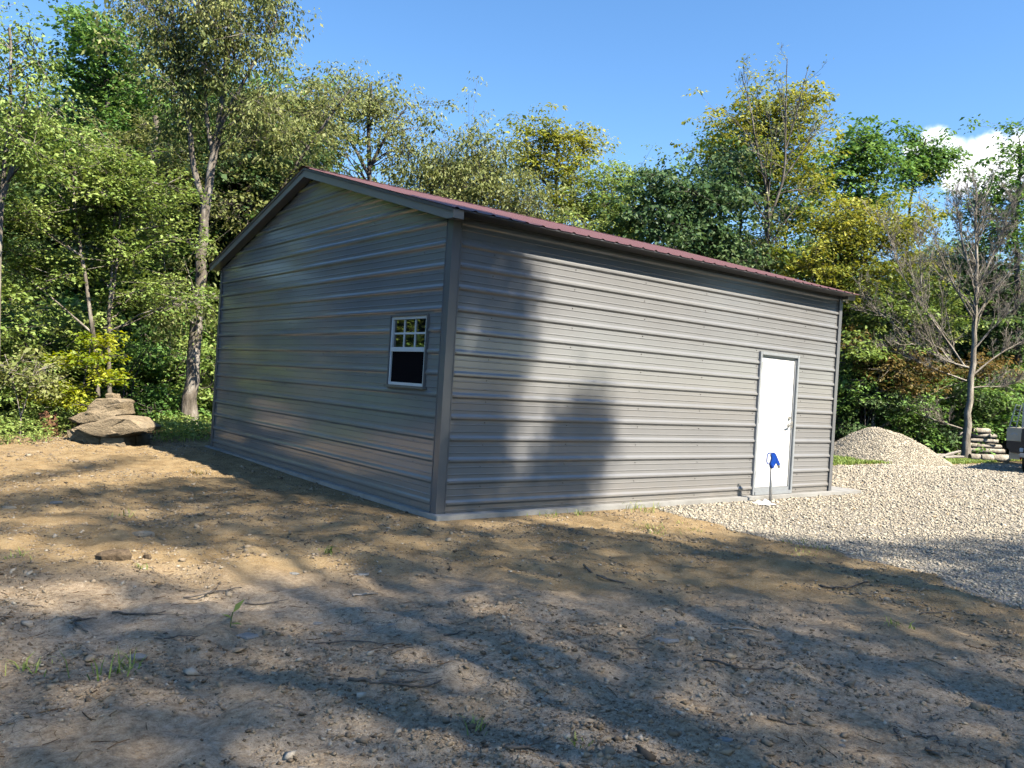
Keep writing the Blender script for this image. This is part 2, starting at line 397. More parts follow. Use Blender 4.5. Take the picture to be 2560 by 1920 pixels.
# gravel yard outline on the ground
def onplane(px, py, z):                    # source pixels
    v = ray(px, py); t = (z-CAM[2])/v[2]; return CAM+v*t
_edge = [onplane(px*KX, py*KX, -.06)[:2] for px, py in [(1405, 1096), (1440, 1108), (1500, 1122), (1560, 1138), (1600, 1152), (1650, 1156), (1720, 1172), (1790, 1184), (1850, 1206), (1900, 1214), (1950, 1228), (2010, 1240), (2080, 1272), (2140, 1284), (2212, 1300)]]
GRAVEL_POLY = np.array([e for e in _edge]+[(6.5, -9.5), (16, -14), (30, -10), (30, 1.2), (19.3, 2.85), (15.0, 3.35), (12.8, 3.1), (11, 2.6), (9.6, 4.0), (8.35, 4.2), (8.2, -.12)])
def in_poly(x, y, poly):
    x = np.asarray(x); y = np.asarray(y); c = np.zeros(x.shape, bool); n = len(poly)
    for i in range(n):
        x0, y0 = poly[i]; x1, y1 = poly[(i+1) % n]
        cond = ((y0 > y) != (y1 > y)) & (x < (x1-x0)*(y-y0)/((y1-y0)+1e-12)+x0)
        c ^= cond
    return c
def poly_dist(x, y, poly):
    d = np.full(np.shape(x), 1e9); n = len(poly)
    for i in range(n):
        a = np.array(poly[i]); b = np.array(poly[(i+1) % n]); ab = b-a
        t = np.clip(((x-a[0])*ab[0]+(y-a[1])*ab[1])/(ab@ab+1e-12), 0, 1)
        d = np.minimum(d, np.hypot(x-a[0]-t*ab[0], y-a[1]-t*ab[1]))
    return d
def gravel_mask(x, y):
    s = in_poly(x, y, GRAVEL_POLY); d = poly_dist(x, y, GRAVEL_POLY)
    return np.clip(.5+np.where(s, d, -d)/.24+.6*fbm(np.asarray(x)*3, np.asarray(y)*3, 2), 0, 1)
def forest_mask(x, y):
    # left woods begin behind a line, right woods behind the yard
    a = sstep(8.6, 10.6, y+.10*x+.8*fbm(x*.5, y*.5, 2))
    b = sstep(3.6, 5.0, y-.02*x+.5*fbm(x*.5, y*.5, 2))*sstep(9, 11, x)
    c = sstep(21, 23, x+.3*fbm(x*.5, y*.5, 2))*sstep(0, 3, y)
    e = sstep(-9, -12, y)*sstep(7, 4, x)
    return np.clip(np.maximum.reduce([a, b, c, e*.8]), 0, 1)
def gpt(px, py):                           # source pixel -> point on the ground surface
    z = -.06
    for _ in range(4):
        p = onplane(px, py, z); z = float(ground_z(p[0], p[1], True))
    p = onplane(px, py, z); return p

def build_ground():
    def lines(a, b, step, lo, hi):
        core = np.arange(a, b+1e-6, step); out = [b]; d = step
        while out[-1] < hi: d *= 1.22; out.append(out[-1]+d)
        inn = [a]; d = step
        while inn[-1] > lo: d *= 1.22; inn.append(inn[-1]-d)
        return np.array(inn[:0:-1]+list(core)+out[1:])
    xs = lines(-6.5, 9.5, .042, -420, 420); ys = lines(-6.6, 9.2, .045, -420, 420)
    X, Y = np.meshgrid(xs, ys, indexing='ij')
    Z = ground_z(X, Y)
    V = np.stack([X, Y, Z], -1).reshape(-1, 3); n, m = len(xs), len(ys)
    i = np.arange(n-1)[:, None]*m+np.arange(m-1)[None, :]
    F = np.stack([i, i+m, i+m+1, i+1], -1).reshape(-1, 4)
    me = npmesh('ground', V, F, M['soil'], smooth=True)
    dcam = np.hypot(X-CAM[0], Y-CAM[1])
    near = 1-sstep(4.0, 7.6, dcam+.9*fbm(X*.4, Y*.4, 3)+sstep(.5, 6, -X-3.2)*1.0)
    col = np.stack([near, forest_mask(X, Y), gravel_mask(X, Y), np.ones_like(X)], -1).reshape(-1, 4).astype(np.float32)
    a = me.attributes.new('zone', 'FLOAT_COLOR', 'POINT'); a.data.foreach_set('color', col.ravel())
    o = link('ground', me); o['kind'] = 'structure'
    return o
build_ground()

mb = MB(); mb.box(PAD[0], PAD[1], PAD[2], PAD[3], -.16, 0)
pad = mb.build('concrete_pad', M['concrete'], bevel=.008); pad['kind'] = 'structure'

# ------------------------------------------------------------------ small stones as crushed octahedra
_OCT = np.array([(1, 0, 0), (-1, 0, 0), (0, 1, 0), (0, -1, 0), (0, 0, 1), (0, 0, -1)], float)
_OF = np.array([(0, 2, 4), (2, 1, 4), (1, 3, 4), (3, 0, 4), (2, 0, 5), (1, 2, 5), (3, 1, 5), (0, 3, 5)])
def rand_rot(n, r):
    q = r.normal(size=(n, 4)); q /= np.linalg.norm(q, axis=1, keepdims=True); w, x, y, z = q.T
    return np.stack([np.stack([1-2*(y*y+z*z), 2*(x*y-w*z), 2*(x*z+w*y)], -1), np.stack([2*(x*y+w*z), 1-2*(x*x+z*z), 2*(y*z-w*x)], -1),
                     np.stack([2*(x*z-w*y), 2*(y*z+w*x), 1-2*(x*x+y*y)], -1)], 1)
def stones(pos, size, r, flat=.7):
    n = len(pos)
    v = _OCT[None]*(1+.35*r.uniform(-1, 1, (n, 6, 1)))+.28*r.uniform(-1, 1, (n, 6, 3))
    v = v*np.stack([r.uniform(.75, 1.3, n), r.uniform(.6, 1, n), r.uniform(.45, .85, n)], -1)[:, None, :]
    v = np.einsum('nij,nkj->nki', rand_rot(n, r), v); v[:, :, 2] *= flat
    v = v*size[:, None, None]+pos[:, None, :]
    F = (_OF[None]+6*np.arange(n)[:, None, None]).reshape(-1, 3)
    return v.reshape(-1, 3), F
def scatter_gravel():
    r = np.random.default_rng(5); n = 420000
    x = r.uniform(1.5, 22, n); y = r.uniform(-7.5, 5.5, n)
    d = (x-CAM[0])*DIR[0]+(y-CAM[1])*DIR[1]; lat = ((x-CAM[0])*_r[0]+(y-CAM[1])*_r[1])/np.maximum(d, .1)
    size = np.clip(.0108+.0008*np.maximum(d-7, 0), .0108, .0205)*np.exp(r.normal(0, .36, n)).clip(.4, 2.4)
    keep = (gravel_mask(x, y) > r.uniform(.25, .8, n)) & (d > 3) & (np.abs(lat) < .70) & (r.random(n) < np.clip((9.0/np.maximum(d, 9))**1.3, .0, 1)*1.0)
    keep &= ~((x > PAD[0]-.02) & (x < PAD[1]+.02) & (y > PAD[2]-.02) & (y < PAD[3]+.02))
    x, y, size = x[keep], y[keep], size[keep]
    if len(x) > 88000:
        s = r.choice(len(x), 88000, replace=False); x, y, size = x[s], y[s], size[s]
    z = ground_z(x, y)+size*.25
    V, F = stones(np.stack([x, y, z], -1), size, r)
    t = np.clip(r.normal(.5, .22, len(x)), 0, 1)
    o = link('gravel', npmesh('gravel', V, F, M['gravel'], tint=np.repeat(t, 8)))
    o['kind'] = 'stuff'; tag(o, 'pale crushed gravel spread in front of the door and across the yard', 'gravel')
    return len(x)
scatter_gravel()
def scatter_clods():
    r = np.random.default_rng(6)
    k = 150000
    d = 2.5+r.random(k)**1.5*13; lat = r.uniform(-.70, .70, k)
    x = CAM[0]+d*DIR[0]+lat*d*_r[0]; y = CAM[1]+d*DIR[1]+lat*d*_r[1]
    clump = fbm(x*1.3, y*1.3, 4)
    keep = (gravel_mask(x, y) < .5) & (forest_mask(x, y) < .6) & (clump > r.uniform(-.3, .55, k)) & ~((x > PAD[0]-.01) & (x < PAD[1]) & (y > PAD[2]-.01) & (y < PAD[3]))
    x, y, d = x[keep], y[keep], d[keep]
    if len(x) > 34000: x, y, d = x[:34000], y[:34000], d[:34000]
    size = .0042+.016*r.random(len(x))**5+.0006*d
    size = size*(1+1.2*(r.random(len(x)) < .03))
    V, F = stones(np.stack([x, y, ground_z(x, y)+size*.15], -1), size, r, .65)
    t = np.clip(r.normal(.45, .25, len(x)), 0, 1)
    o = link('soil_crumbs', npmesh('soil_crumbs', V, F, M['clod'], tint=np.repeat(t, 8)))
    o['kind'] = 'stuff'; tag(o, 'loose soil crumbs and small pebbles over the bare dirt', 'soil')
scatter_clods()

# ------------------------------------------------------------------ metal garage
LEN, WID, EZ, SL = 7.50, 7.20, 3.155, 0.277       # length, width, roof edge height, slope
OV, OG = .235, .155
OGF = .235                                      # far gable overhang                              # overhang at eaves, at gables
MID = WID/2
def roof_top(y): return EZ+SL*(np.minimum(y, WID-y)+OV)
garage = thing('metal_garage', 'grey horizontal-ribbed metal garage with burgundy roof on a concrete pad', 'garage')
SP = .2286; Z0 = .103
def wall_profile(za, zb):
    """(z, out) points of the ribbed sheet between two heights"""
    pts = [(za, 0.)]
    for k in range(-1, 20):
        zc = Z0+k*SP
        for dz, h in ((-.036, 0), (-.028, .0035), (-.018, .0140), (-.010, .0190), (.010, .0190), (.018, .0140), (.028, .0035), (.036, 0)): pts.append((zc+dz, h))
        for off in (SP/3, 2*SP/3):
            for dz, h in ((-.008, 0), (-.0035, .0048), (.0035, .0048), (.008, 0)): pts.append((zc+off+dz, h))
    prof = sorted(p for p in pts[1:] if za < p[0] < zb)
    def h_at(z):
        q = sorted(pts[1:]);
        for (z0, h0), (z1, h1) in zip(q, q[1:]):
            if z0 <= z <= z1: return h0+(h1-h0)*(z-z0)/(z1-z0+1e-9)
        return 0
    return [(za, h_at(za))]+prof+[(zb, h_at(zb))]
def wall_sheet(name, za, zb, ext, place, proud=0.):
    """ext(z) -> list of (a0,a1) is constant count; place(a, out, z) -> xyz"""
    prof = wall_profile(za, zb); mbx = MB(); prev = None
    for z, h in prof:
        a0, a1 = ext(z)
        row = (place(a0, h+proud, z), place(a1, h+proud, z))
        if prev is not None: mbx.add([prev[0], prev[1], row[1], row[0]], [(0, 1, 2, 3)])
        prev = row
    return mbx.build(name, M['siding'], garage)
def siding_wall(place, length_at, ztop, hole=None, flip=False):
    bounds = [0.004]+[Z0+4*j*SP-.036 for j in range(1, 6)]
    bounds = [b for b in bounds if b < ztop]+[ztop]
    for j, (za, zb) in enumerate(zip(bounds, bounds[1:])):
        pr = .0012*(j % 2)
        cuts = [za, zb]
        if hole: cuts = sorted(set([za, zb]+[h for h in (hole[2], hole[3]) if za < h < zb]))
        for a, b in zip(cuts, cuts[1:]):
            mid = (a+b)/2
            if hole and hole[2] <= mid <= hole[3]:
                wall_sheet('siding_panel', a, b, lambda z: (length_at(z)[0], hole[0]), place, pr)
                wall_sheet('siding_panel', a, b, lambda z: (hole[1], length_at(z)[1]), place, pr)
            else:
                wall_sheet('siding_panel', a, b, length_at, place, pr)
DOOR = (5.415, 6.405, .004, 2.10); WIN = (.352, 1.162, 1.308, 2.110)
siding_wall(lambda a, h, z: (a, -h, z), lambda z: (0.0, LEN), EZ+.025, (DOOR[0]+.02, DOOR[1]-.02, DOOR[2], DOOR[3]-.02))
gab = lambda z: (max(0, (z-EZ+.03)/SL-OV), min(WID, WID-((z-EZ+.03)/SL-OV))) if z > EZ-.03+SL*OV else (0.0, WID)
ZT = EZ+SL*(MID+OV)-.05
siding_wall(lambda a, h, z: (-h, a, z), gab, ZT, (WIN[0]+.02, WIN[1]-.02, WIN[2]+.02, WIN[3]-.02))
siding_wall(lambda a, h, z: (a, WID+h, z), lambda z: (0.0, LEN), EZ+.025)
siding_wall(lambda a, h, z: (LEN+h, a, z), gab, ZT)
# base trim strips below the first rib
# corner posts: folded L trims with a hem
def corner(cx, cy, sx, sy, w=.125):
    m = MB(); o = .024; z0, z1 = .003, EZ-.034
    prof = [(cx+sx*w*-1, cy+sy*.004), (cx-sx*w, cy+sy*o), (cx+sx*o, cy+sy*o), (cx+sx*o, cy-sy*w), (cx+sx*.004, cy-sy*w)]
    a = [(x, y, z0) for x, y in prof]; b = [(x, y, z1) for x, y in prof]
    for i in range(4): m.add([a[i], a[i+1], b[i+1], b[i]], [(0, 1, 2, 3)])
    for (x, y) in ((cx-sx*w, cy+sy*o), (cx+sx*o, cy-sy*w)): m.box(x-.006, x+.006, y-.006, y+.006, z0, z1)
    return m.build('corner_trim', M['trim'], garage)
for cx, cy, sx, sy in ((0, 0, -1, -1), (LEN, 0, 1, -1), (0, WID, -1, 1), (LEN, WID, 1, 1)): corner(cx, cy, sx, sy, .086 if cx == 0 and cy == 0 else .062)
# screws, too small to pick apart
def screws(place, length_at, zmax, name, hole):
    m = MB(); r = np.random.default_rng(1)
    for k in range(0, 18):
        zc = Z0+k*SP-.055
        if zc > zmax or zc < .03: continue
        a0, a1 = length_at(zc)
        for a in np.arange(.55, a1-.1, 1.2):
            if a < a0+.1 or (hole and hole[0]-.05 < a < hole[1]+.05 and hole[2]-.05 < zc < hole[3]+.05): continue
            aa = a+r.normal(0, .008); zz = zc+r.normal(0, .006); s = .0075
            p = [place(aa+s*math.cos(t), .001, zz+s*math.sin(t)) for t in np.arange(6)*math.pi/3]
            q = [place(aa+s*.6*math.cos(t), .009, zz+s*.6*math.sin(t)) for t in np.arange(6)*math.pi/3]
            m.prism(p, q)
    for s_ in range(0, 14):
        for aa in (.105,):
            z = Z0+s_*SP
            if z < zmax:
                p = [place(aa+.006*math.cos(t), .024, z+.006*math.sin(t)) for t in np.arange(6)*math.pi/3]; q = [place(aa+.004*math.cos(t), .031, z+.004*math.sin(t)) for t in np.arange(6)*math.pi/3]
                m.prism(p, q)
    o = m.build(name, M['screw'], garage); o['kind'] = 'stuff'
screws(lambda a, h, z: (a, -h, z), lambda z: (0, LEN), 2.9, 'screws', DOOR)
screws(lambda a, h, z: (-h, a, z), gab, 4.0, 'screws', WIN)

# roof sheets, ribs running down the slope, 0.9 m wide each
def roof_panels():
    x0, x1 = -OG-.02, LEN+OGF+.03; wpan = 4*SP
    nx = math.ceil((x1-x0)/wpan)
    for side in (0, 1):
        for j in range(nx):
            a, b = x0+j*wpan, min(x1, x0+(j+1)*wpan+.004)
            xs = [a]
            for k in range(5):
                xc = a+.05+k*SP
                for dx, h in ((-.03, 0), (-.012, 1), (.012, 1), (.03, 0)):
                    if a < xc+dx < b: xs.append(xc+dx)
            xs.append(b)
            def hh(x):
                for k in range(5):
                    dx = abs(x-(a+.05+k*SP))
                    if dx <= .0121: return .012
                return 0.
            m = MB(); prev = None
            for x in xs:
                h = hh(x)+.0006*(j % 2)
                e = (x, -OV, EZ+h); t = (x, MID, EZ+SL*(MID+OV)+h)
                if side: e = (x, WID+OV, e[2]); t = (x, MID, t[2])
                if prev: m.add([prev[0], e, t, prev[1]] if not side else [e, prev[0], prev[1], t], [(0, 1, 2, 3)])
                prev = (e, t)
            m.build('roof_panel', M['roof'], garage)
    m = MB()
    zr = EZ+SL*(MID+OV)+.018
    for s in (-1, 1):
        m.add([(x0-.01, MID, zr), (x1+.01, MID, zr), (x1+.01, MID+s*.16, zr-SL*.16), (x0-.01, MID+s*.16, zr-SL*.16)], [(0, 1, 2, 3)])
    m.build('ridge_cap', M['roof'], garage)
roof_panels()
# rake trim boxes on both gables, soffits, eave fascia
def rake(xo, xi, back):
    sgn = 1 if xi > xo else -1
    for s in (0, 1):
        m = MB()
        ys = (-OV+back, MID) if s == 0 else (WID+OV-back, MID)
        D = .122
        def zt(y): return roof_top(y)-.012
        A = [(xo, ys[0], zt(ys[0])), (xo, ys[1], zt(ys[1])), (xo, ys[1], zt(ys[1])-D), (xo, ys[0], zt(ys[0])-D+.075)]
        A[3] = (xo, ys[0], zt(ys[0])-.09)
        kn = ys[0]+(.12 if s == 0 else -.12)
        poly = [(ys[0], zt(ys[0])), (ys[1], zt(ys[1])), (ys[1], zt(ys[1])-D), (kn, zt(kn)-D), (ys[0], zt(ys[0])-.092)]
        a = [(xo, y, z) for y, z in poly]; b = [(xi, y, z) for y, z in poly]
        m.prism(a, b)
        o = m.build('rake_trim', M['rake'], garage)
        # folded drip edge along the top of the rake
        m = MB()
        poly = [(ys[0], zt(ys[0])+.004), (ys[1], zt(ys[1])+.004), (ys[1], zt(ys[1])-.035), (ys[0], zt(ys[0])-.035)]
        m.prism([(xo-sgn*.012, y, z) for y, z in poly], [(xo-sgn*.001, y, z) for y, z in poly])
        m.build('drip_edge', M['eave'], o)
rake(-OG, -.026, .02); rake(LEN+OGF, LEN+.026, .13)
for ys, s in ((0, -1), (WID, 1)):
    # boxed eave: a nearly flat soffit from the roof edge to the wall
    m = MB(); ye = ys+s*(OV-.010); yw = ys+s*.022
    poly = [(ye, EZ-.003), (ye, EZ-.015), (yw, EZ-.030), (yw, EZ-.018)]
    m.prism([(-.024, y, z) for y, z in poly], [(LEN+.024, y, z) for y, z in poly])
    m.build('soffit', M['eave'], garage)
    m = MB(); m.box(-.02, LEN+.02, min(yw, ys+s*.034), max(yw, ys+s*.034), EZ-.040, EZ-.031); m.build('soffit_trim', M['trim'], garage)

# door
def door():
    x0, x1, z0, z1 = DOOR
    m = MB(); w = .045; yo = -.034
    m.box(x0, x0+w, yo, .06, z0, z1); m.box(x1-w, x1, yo, .06, z0, z1); m.box(x0+w, x1-w, yo, .06, z1-w, z1); m.box(x0+w, x1-w, yo-.01, .06, z0, z0+.05)
    fr = m.build('door_frame', M['alu'], garage, bevel=.003)
    m = MB(); i = .028
    m.box(x0+w, x0+w+i, -.006, .06, z0+.05, z1-w); m.box(x1-w-i, x1-w, -.006, .06, z0+.05, z1-w); m.box(x0+w+i, x1-w-i, -.006, .06, z1-w-i, z1-w); m.box(x0+w+i, x1-w-i, -.014, .06, z0+.05, z0+.10)
    m.build('door_stop', M['alu'], fr, bevel=.002)
    m = MB(); m.box(x0+w+i+.003, x1-w-i-.003, .006, .05, z0+.104, z1-w-i-.003)
    d = m.build('door', M['door'], garage, bevel=.002)
    hx, hz = x1-w-i-.062, 1.045
    m = MB()
    m.tube([(hx, .006, hz), (hx, -.006, hz)], .033, 14)
    m.tube([(hx, -.004, hz), (hx, -.045, hz)], .013, 10)
    m.tube([(hx, -.045, hz), (hx-.03, -.05, hz-.004), (hx-.095, -.05, hz-.012)], [.012, .011, .009], 8)
    m.build('door_handle', M['bolt'], d, smooth=False)
    m = MB(); m.tube([(hx, .006, hz+.10), (hx, -.012, hz+.10)], .027, 14); m.build('deadbolt', M['bolt'], d)
    m = MB(); m.box(x1-w-i-.004, x1-w-i+.012, -.02, .0, hz-.05, hz+.05); m.build('strike_plate', M['bolt'], d)
    for z in (.25, 1.05, 1.85):
        m = MB(); m.tube([(x0+w+i+.002, -.010, z), (x0+w+i+.002, -.010, z+.10)], .008, 8); m.build('hinge', M['alu'], d)
door()

# window
def window():
    y0, y1, z0, z1 = WIN
    m = MB(); w = .020; xo = -.036
    m.box(xo, .03, y0, y0+w, z0, z1); m.box(xo, .03, y1-w, y1, z0, z1); m.box(xo-.004, .03, y0+w, y1-w, z1-w, z1); m.box(xo-.022, .03, y0-.02, y1+.02, z0-.02, z0+w-.012)
    win = m.build('window', M['trim'], garage, bevel=.002)
    a0, a1, b0, b1 = y0+w, y1-w, z0+w-.012, z1-w
    zm = (b0+b1)/2+.02
    m = MB(); v = .032
    for (p, q, s, t, d) in ((a0, a0+v, b0, b1, 0), (a1-v, a1, b0, b1, 0), (a0+v, a1-v, b1-v, b1, 0), (a0+v, a1-v, b0, b0+v, .004)): m.box(-.022-d, .03, p, q, s, t)
    m.build('window_frame', M['vinyl'], win, bevel=.003)
    m = MB(); m.box(-.030, .03, a0+v, a1-v, zm-.028, zm+.022); m.build('meeting_rail', M['vinyl'], win, bevel=.003)
    g0, g1 = a0+v, a1-v; s0, s1 = zm+.022, b1-v
    for k in (1, 2):
        y = g0+(g1-g0)*k/3; m = MB(); m.box(-.008, .012, y-.011, y+.011, s0, s1); m.build('muntin', M['vinyl'], win, bevel=.002)
    zc = (s0+s1)/2; m = MB(); m.box(-.0065, .0105, g0, g1, zc-.011, zc+.011); m.build('muntin', M['vinyl'], win, bevel=.002)
    for k in range(3):
        for l in range(2):
            ya, yb = g0+(g1-g0)*k/3, g0+(g1-g0)*(k+1)/3; za, zb = s0+(s1-s0)*l/2, s0+(s1-s0)*(l+1)/2
            m = MB(); m.box(.004, .007, ya+.004, yb-.004, za+.004, zb-.004); m.build('pane', M['glass'], win)
    m = MB(); m.box(-.006, -.003, g0, g1, b0+v, zm-.028); m.build('insect_screen', M['screen'], win)
    m = MB(); m.box(.012, .016, g0, g1, b0+v, zm-.028); m.build('pane', M['glass'], win)
window()
# things inside the garage: nothing can be seen

# ------------------------------------------------------------------ yard hydrant and plastic
def hydrant():
    b = onplane(1923, 1264, -.075); b[2] = float(ground_z(b[0], b[1]))
    h = thing('yard_hydrant', 'blue-headed frost-free yard hydrant on galvanised pipe before the white door', 'hydrant', tuple(b))
    ex = np.array([_r[0], _r[1], 0]); ex /= np.linalg.norm(ex)     # faces across the view
    w = lambda u, z, o=0: tuple(ex*u+np.array([-ex[1], ex[0], 0])*o+np.array([0, 0, z]))
    m = MB(); m.tube([w(0.012, -.1), w(.002, .52)], .020, 12); m.build('pipe', M['galv'], h, smooth=True)
    m = MB()
    def slab(poly, t):
        m.prism([w(u, z, -t) for u, z in poly], [w(u, z, t) for u, z in poly])
    m.tube([w(.002, .50), w(.002, .535), w(.002, .56)], [.028, .036, .034], 12)
    slab([(-.036, .545), (.036, .535), (.062, .60), (.052, .66), (.030, .705), (.0, .712), (-.028, .69), (-.012, .64), (-.022, .60)], .027)
    m.build('head', M['blue'], h, bevel=.006)
    m = MB(); slab([(-.012, .716), (.024, .722), (.046, .700), (.114, .565), (.106, .545), (.074, .548), (.040, .630), (.01, .690)], .021)
    m.build('spout', M['blue'], h, bevel=.005)
    m = MB(); m.tube([w(.092, .552), w(.108, .512)], [.018, .016], 10); m.build('nozzle', M['bolt'], h)
    m = MB(); m.tube([w(.0, .712), w(-.035, .712), w(-.060, .700), (w(-.070, .672)), w(-.072, .60), w(-.066, .570), w(-.045, .556), w(-.015, .560)], .0085, 8); m.build('lever_handle', M['blue'], h, smooth=True)
hydrant()
def crumpled():
    c = gpt(1700+690/3.318, 800+1535/3.318); r = np.random.default_rng(4)
    n = 26; g = np.linspace(-1, 1, n); U, Vv = np.meshgrid(g, g, indexing='ij')
    ang = np.arctan2(Vv, U); rad = np.hypot(U, Vv)
    sh = .75+.25*np.sin(3*ang+1)+.15*np.sin(5*ang)
    ex = np.array([_r[0], _r[1]])/np.linalg.norm(_r[:2]); ey = np.array([-ex[1], ex[0]])
    X = U*.17*sh; Y = Vv*.13*sh
    Z = .012+.085*np.abs(fbm(U*2.6+4, Vv*2.6, 3))*(1.25-rad).clip(0)+.03*(1-rad).clip(0)
    x = c[0]+X*ex[0]+Y*ey[0]; y = c[1]+X*ex[1]+Y*ey[1]
    V = np.stack([x, y, c[2]+Z], -1).reshape(-1, 3)
    i = np.arange(n-1)[:, None]*n+np.arange(n-1)[None]
    F = np.stack([i, i+n, i+n+1, i+1], -1).reshape(-1, 4)
    k = (rad[:-1, :-1]*1.0 < 1.0).ravel()
    tag(link('plastic_bag', npmesh('plastic_bag', V, F[k], M['plastic'])), 'crumpled white plastic lying on gravel at the hydrant foot', 'plastic')
crumpled()

# ------------------------------------------------------------------ rocks
def rock_from_outline(name, label, pts, depth, thick, material, seed, group=None, lean=0.):
    """pts: outline in source pixels; a solid boulder of that outline with its own depth"""
    p = np.array(pts, float); q = []
    per = np.concatenate([[0], np.cumsum(np.linalg.norm(np.diff(np.vstack([p, p[:1]]), axis=0), axis=1))])
    for s in np.linspace(0, per[-1], 41)[:-1]:
        i = min(np.searchsorted(per, s, 'right')-1, len(p)-1); a = p[i]; b = p[(i+1) % len(p)]
        q.append(a+(b-a)*(s-per[i])/(per[i+1]-per[i]+1e-9))
    q = np.array(q); cen = q.mean(0)
    V = []; n = len(q)
    layers = [(-.5, .12), (-.5, .55), (-.49, .86), (-.40, .985), (-.2, 1.0), (.1, 1.0), (.35, .95), (.5, .78), (.52, .35)]
    fwd = np.array([DIR[0], DIR[1], 0]); fwd /= np.linalg.norm(fwd)
    for t, s in layers:
        for a in q:
            b = cen+(a-cen)*s
            w = CAM+ray(b[0], b[1])*(depth-thick*.0)
            V.append(w+fwd*(t*thick+lean*t))
    V = np.array(V); c0 = V.mean(0)
    nrm = V-c0; nrm /= np.linalg.norm(nrm, axis=1, keepdims=True)
    sz = np.ptp(V, axis=0).max()
    V = V+nrm*(np.sign(fbm3(V+seed*3.3, 5.5/sz, 2))[:, None])*.012*sz
    V = V+nrm*(fbm3(V*np.array([1, 1, 1.7])+seed*7.1, 2.2/sz, 4)[:, None])*.105*sz
    F = [(i*n+k, i*n+(k+1) % n, (i+1)*n+(k+1) % n, (i+1)*n+k) for i in range(len(layers)-1) for k in range(n)]
    base = np.array([c0[0], c0[1], V[:, 2].min()])
    m = MB(); m.add(V-base, F+[tuple(range(n))[::-1], tuple(range((len(layers)-1)*n, len(layers)*n))])
    o = m.build(name, material, None, loc=tuple(base))
    me = o.data
    me.polygons.foreach_set('use_smooth', np.ones(len(me.polygons), bool))
    try: me.set_sharp_from_angle(angle=math.radians(38))
    except Exception: pass
    return tag(o, label, 'boulder', group)
rp = lambda pts: [(150+x/7.373, 950+y/7.373) for x, y in pts]
G = 'sandstone boulders stacked at the edge of the woods'
for args in [
    ('topmost wedge-shaped boulder of the sandstone stack', [(590, 575), (640, 480), (780, 342), (1000, 335), (1220, 345), (1290, 395), (1270, 450), (870, 560), (740, 590)], 14.15, .55, 1),
    ('long tilted sandstone slab second from the top of the stack', [(305, 700), (530, 600), (880, 520), (1100, 440), (1320, 400), (1305, 520), (1295, 650), (900, 750), (600, 802), (480, 790)], 13.9, .75, 2),
    ('wide lens-shaped sandstone boulder in the middle of the stack', [(480, 862), (640, 800), (900, 745), (1190, 680), (1560, 700), (1690, 790), (1755, 860), (1740, 920), (1400, 1000), (1150, 1052), (960, 1022), (700, 960)], 13.8, .85, 3),
    ('dark hollowed sandstone boulder at the base of the stack on the left', [(275, 885), (330, 870), (480, 870), (800, 960), (985, 1090), (990, 1210), (800, 1205), (600, 1200), (400, 1090), (300, 985)], 13.95, .8, 4),
    ('squarish pale sandstone block at the base of the stack in the centre', [(940, 1010), (1150, 1040), (1375, 1030), (1400, 1230), (1200, 1250), (960, 1225)], 13.8, .7, 5),
    ('small pale block at the right end of the stack base', [(1350, 1000), (1530, 985), (1590, 1080), (1570, 1200), (1420, 1220), (1380, 1100)], 14.1, .5, 6),
    ('small flat grey stone left of the stack base', [(270, 1120), (400, 1105), (560, 1140), (620, 1200), (450, 1215), (280, 1185)], 13.75, .3, 7),
    ('small pinkish stone behind the top of the stack', [(915, 260), (1050, 255), (1070, 330), (1065, 400), (920, 400)], 14.5, .3, 8)]:
    rock_from_outline('boulder', args[0], rp(args[1]), args[2], args[3], M['sandstone'], args[4], G)
rock_from_outline('boulder', 'brown boulder resting behind the crest of the gravel pile', [(2150, 1092), (2156, 1078), (2170, 1069), (2195, 1073), (2204, 1085), (2207, 1100), (2180, 1110), (2155, 1108)], 24.6, .6, M['sandstone'], 11)

def flat_stone(label, px, py, wpx, hpx, seed, material='fieldstone', tall=.35, rot=None, name='stone'):
    r = np.random.default_rng(seed); c = gpt(px, py); d = (c-CAM)@DIR
    w = wpx*d/FPX
    n = 11; ang = np.sort(r.uniform(0, 2*math.pi, n)); ang = np.linspace(0, 2*math.pi, n, endpoint=False)+r.uniform(-.22, .22, n)
    rad = r.uniform(.72, 1.1, n); ra = rot if rot is not None else r.uniform(-.4, .4)
    ex = np.array([_r[0], _r[1]]); ex = np.array([ex[0]*math.cos(ra)-ex[1]*math.sin(ra), ex[0]*math.sin(ra)+ex[1]*math.cos(ra)]); ey = np.array([-ex[1], ex[0]])
    hh = w*.5*tall; asp = r.uniform(.55, .8)
    m = MB(); V = []
    for zz, s in ((-hh*.6, .95), (hh*.35, 1.0), (hh*.85, .86), (hh, .55)):
        for a, q in zip(ang, rad):
            u = math.cos(a)*q*w*.5*s*(1+r.uniform(-.04, .04)); v = math.sin(a)*q*w*.5*asp*s
            V.append((u*ex[0]+v*ey[0], u*ex[1]+v*ey[1], zz+r.uniform(-.08, .08)*hh+u*.05))
    F = [(i*n+k, i*n+(k+1) % n, (i+1)*n+(k+1) % n, (i+1)*n+k) for i in range(3) for k in range(n)]+[tuple(range(n))[::-1], tuple(range(3*n, 4*n))]
    m.add(V, F)
    return tag(m.build(name, M[material], None, loc=tuple(c)), label, 'stone', 'loose stones on the dirt')
c1 = lambda x, y: (x/2.458, 1050+y/2.458)
c2 = lambda x, y: (700+x/2.37, 1200+y/2.37)
c3 = lambda x, y: (1500+x/2.087, 1150+y/2.087)
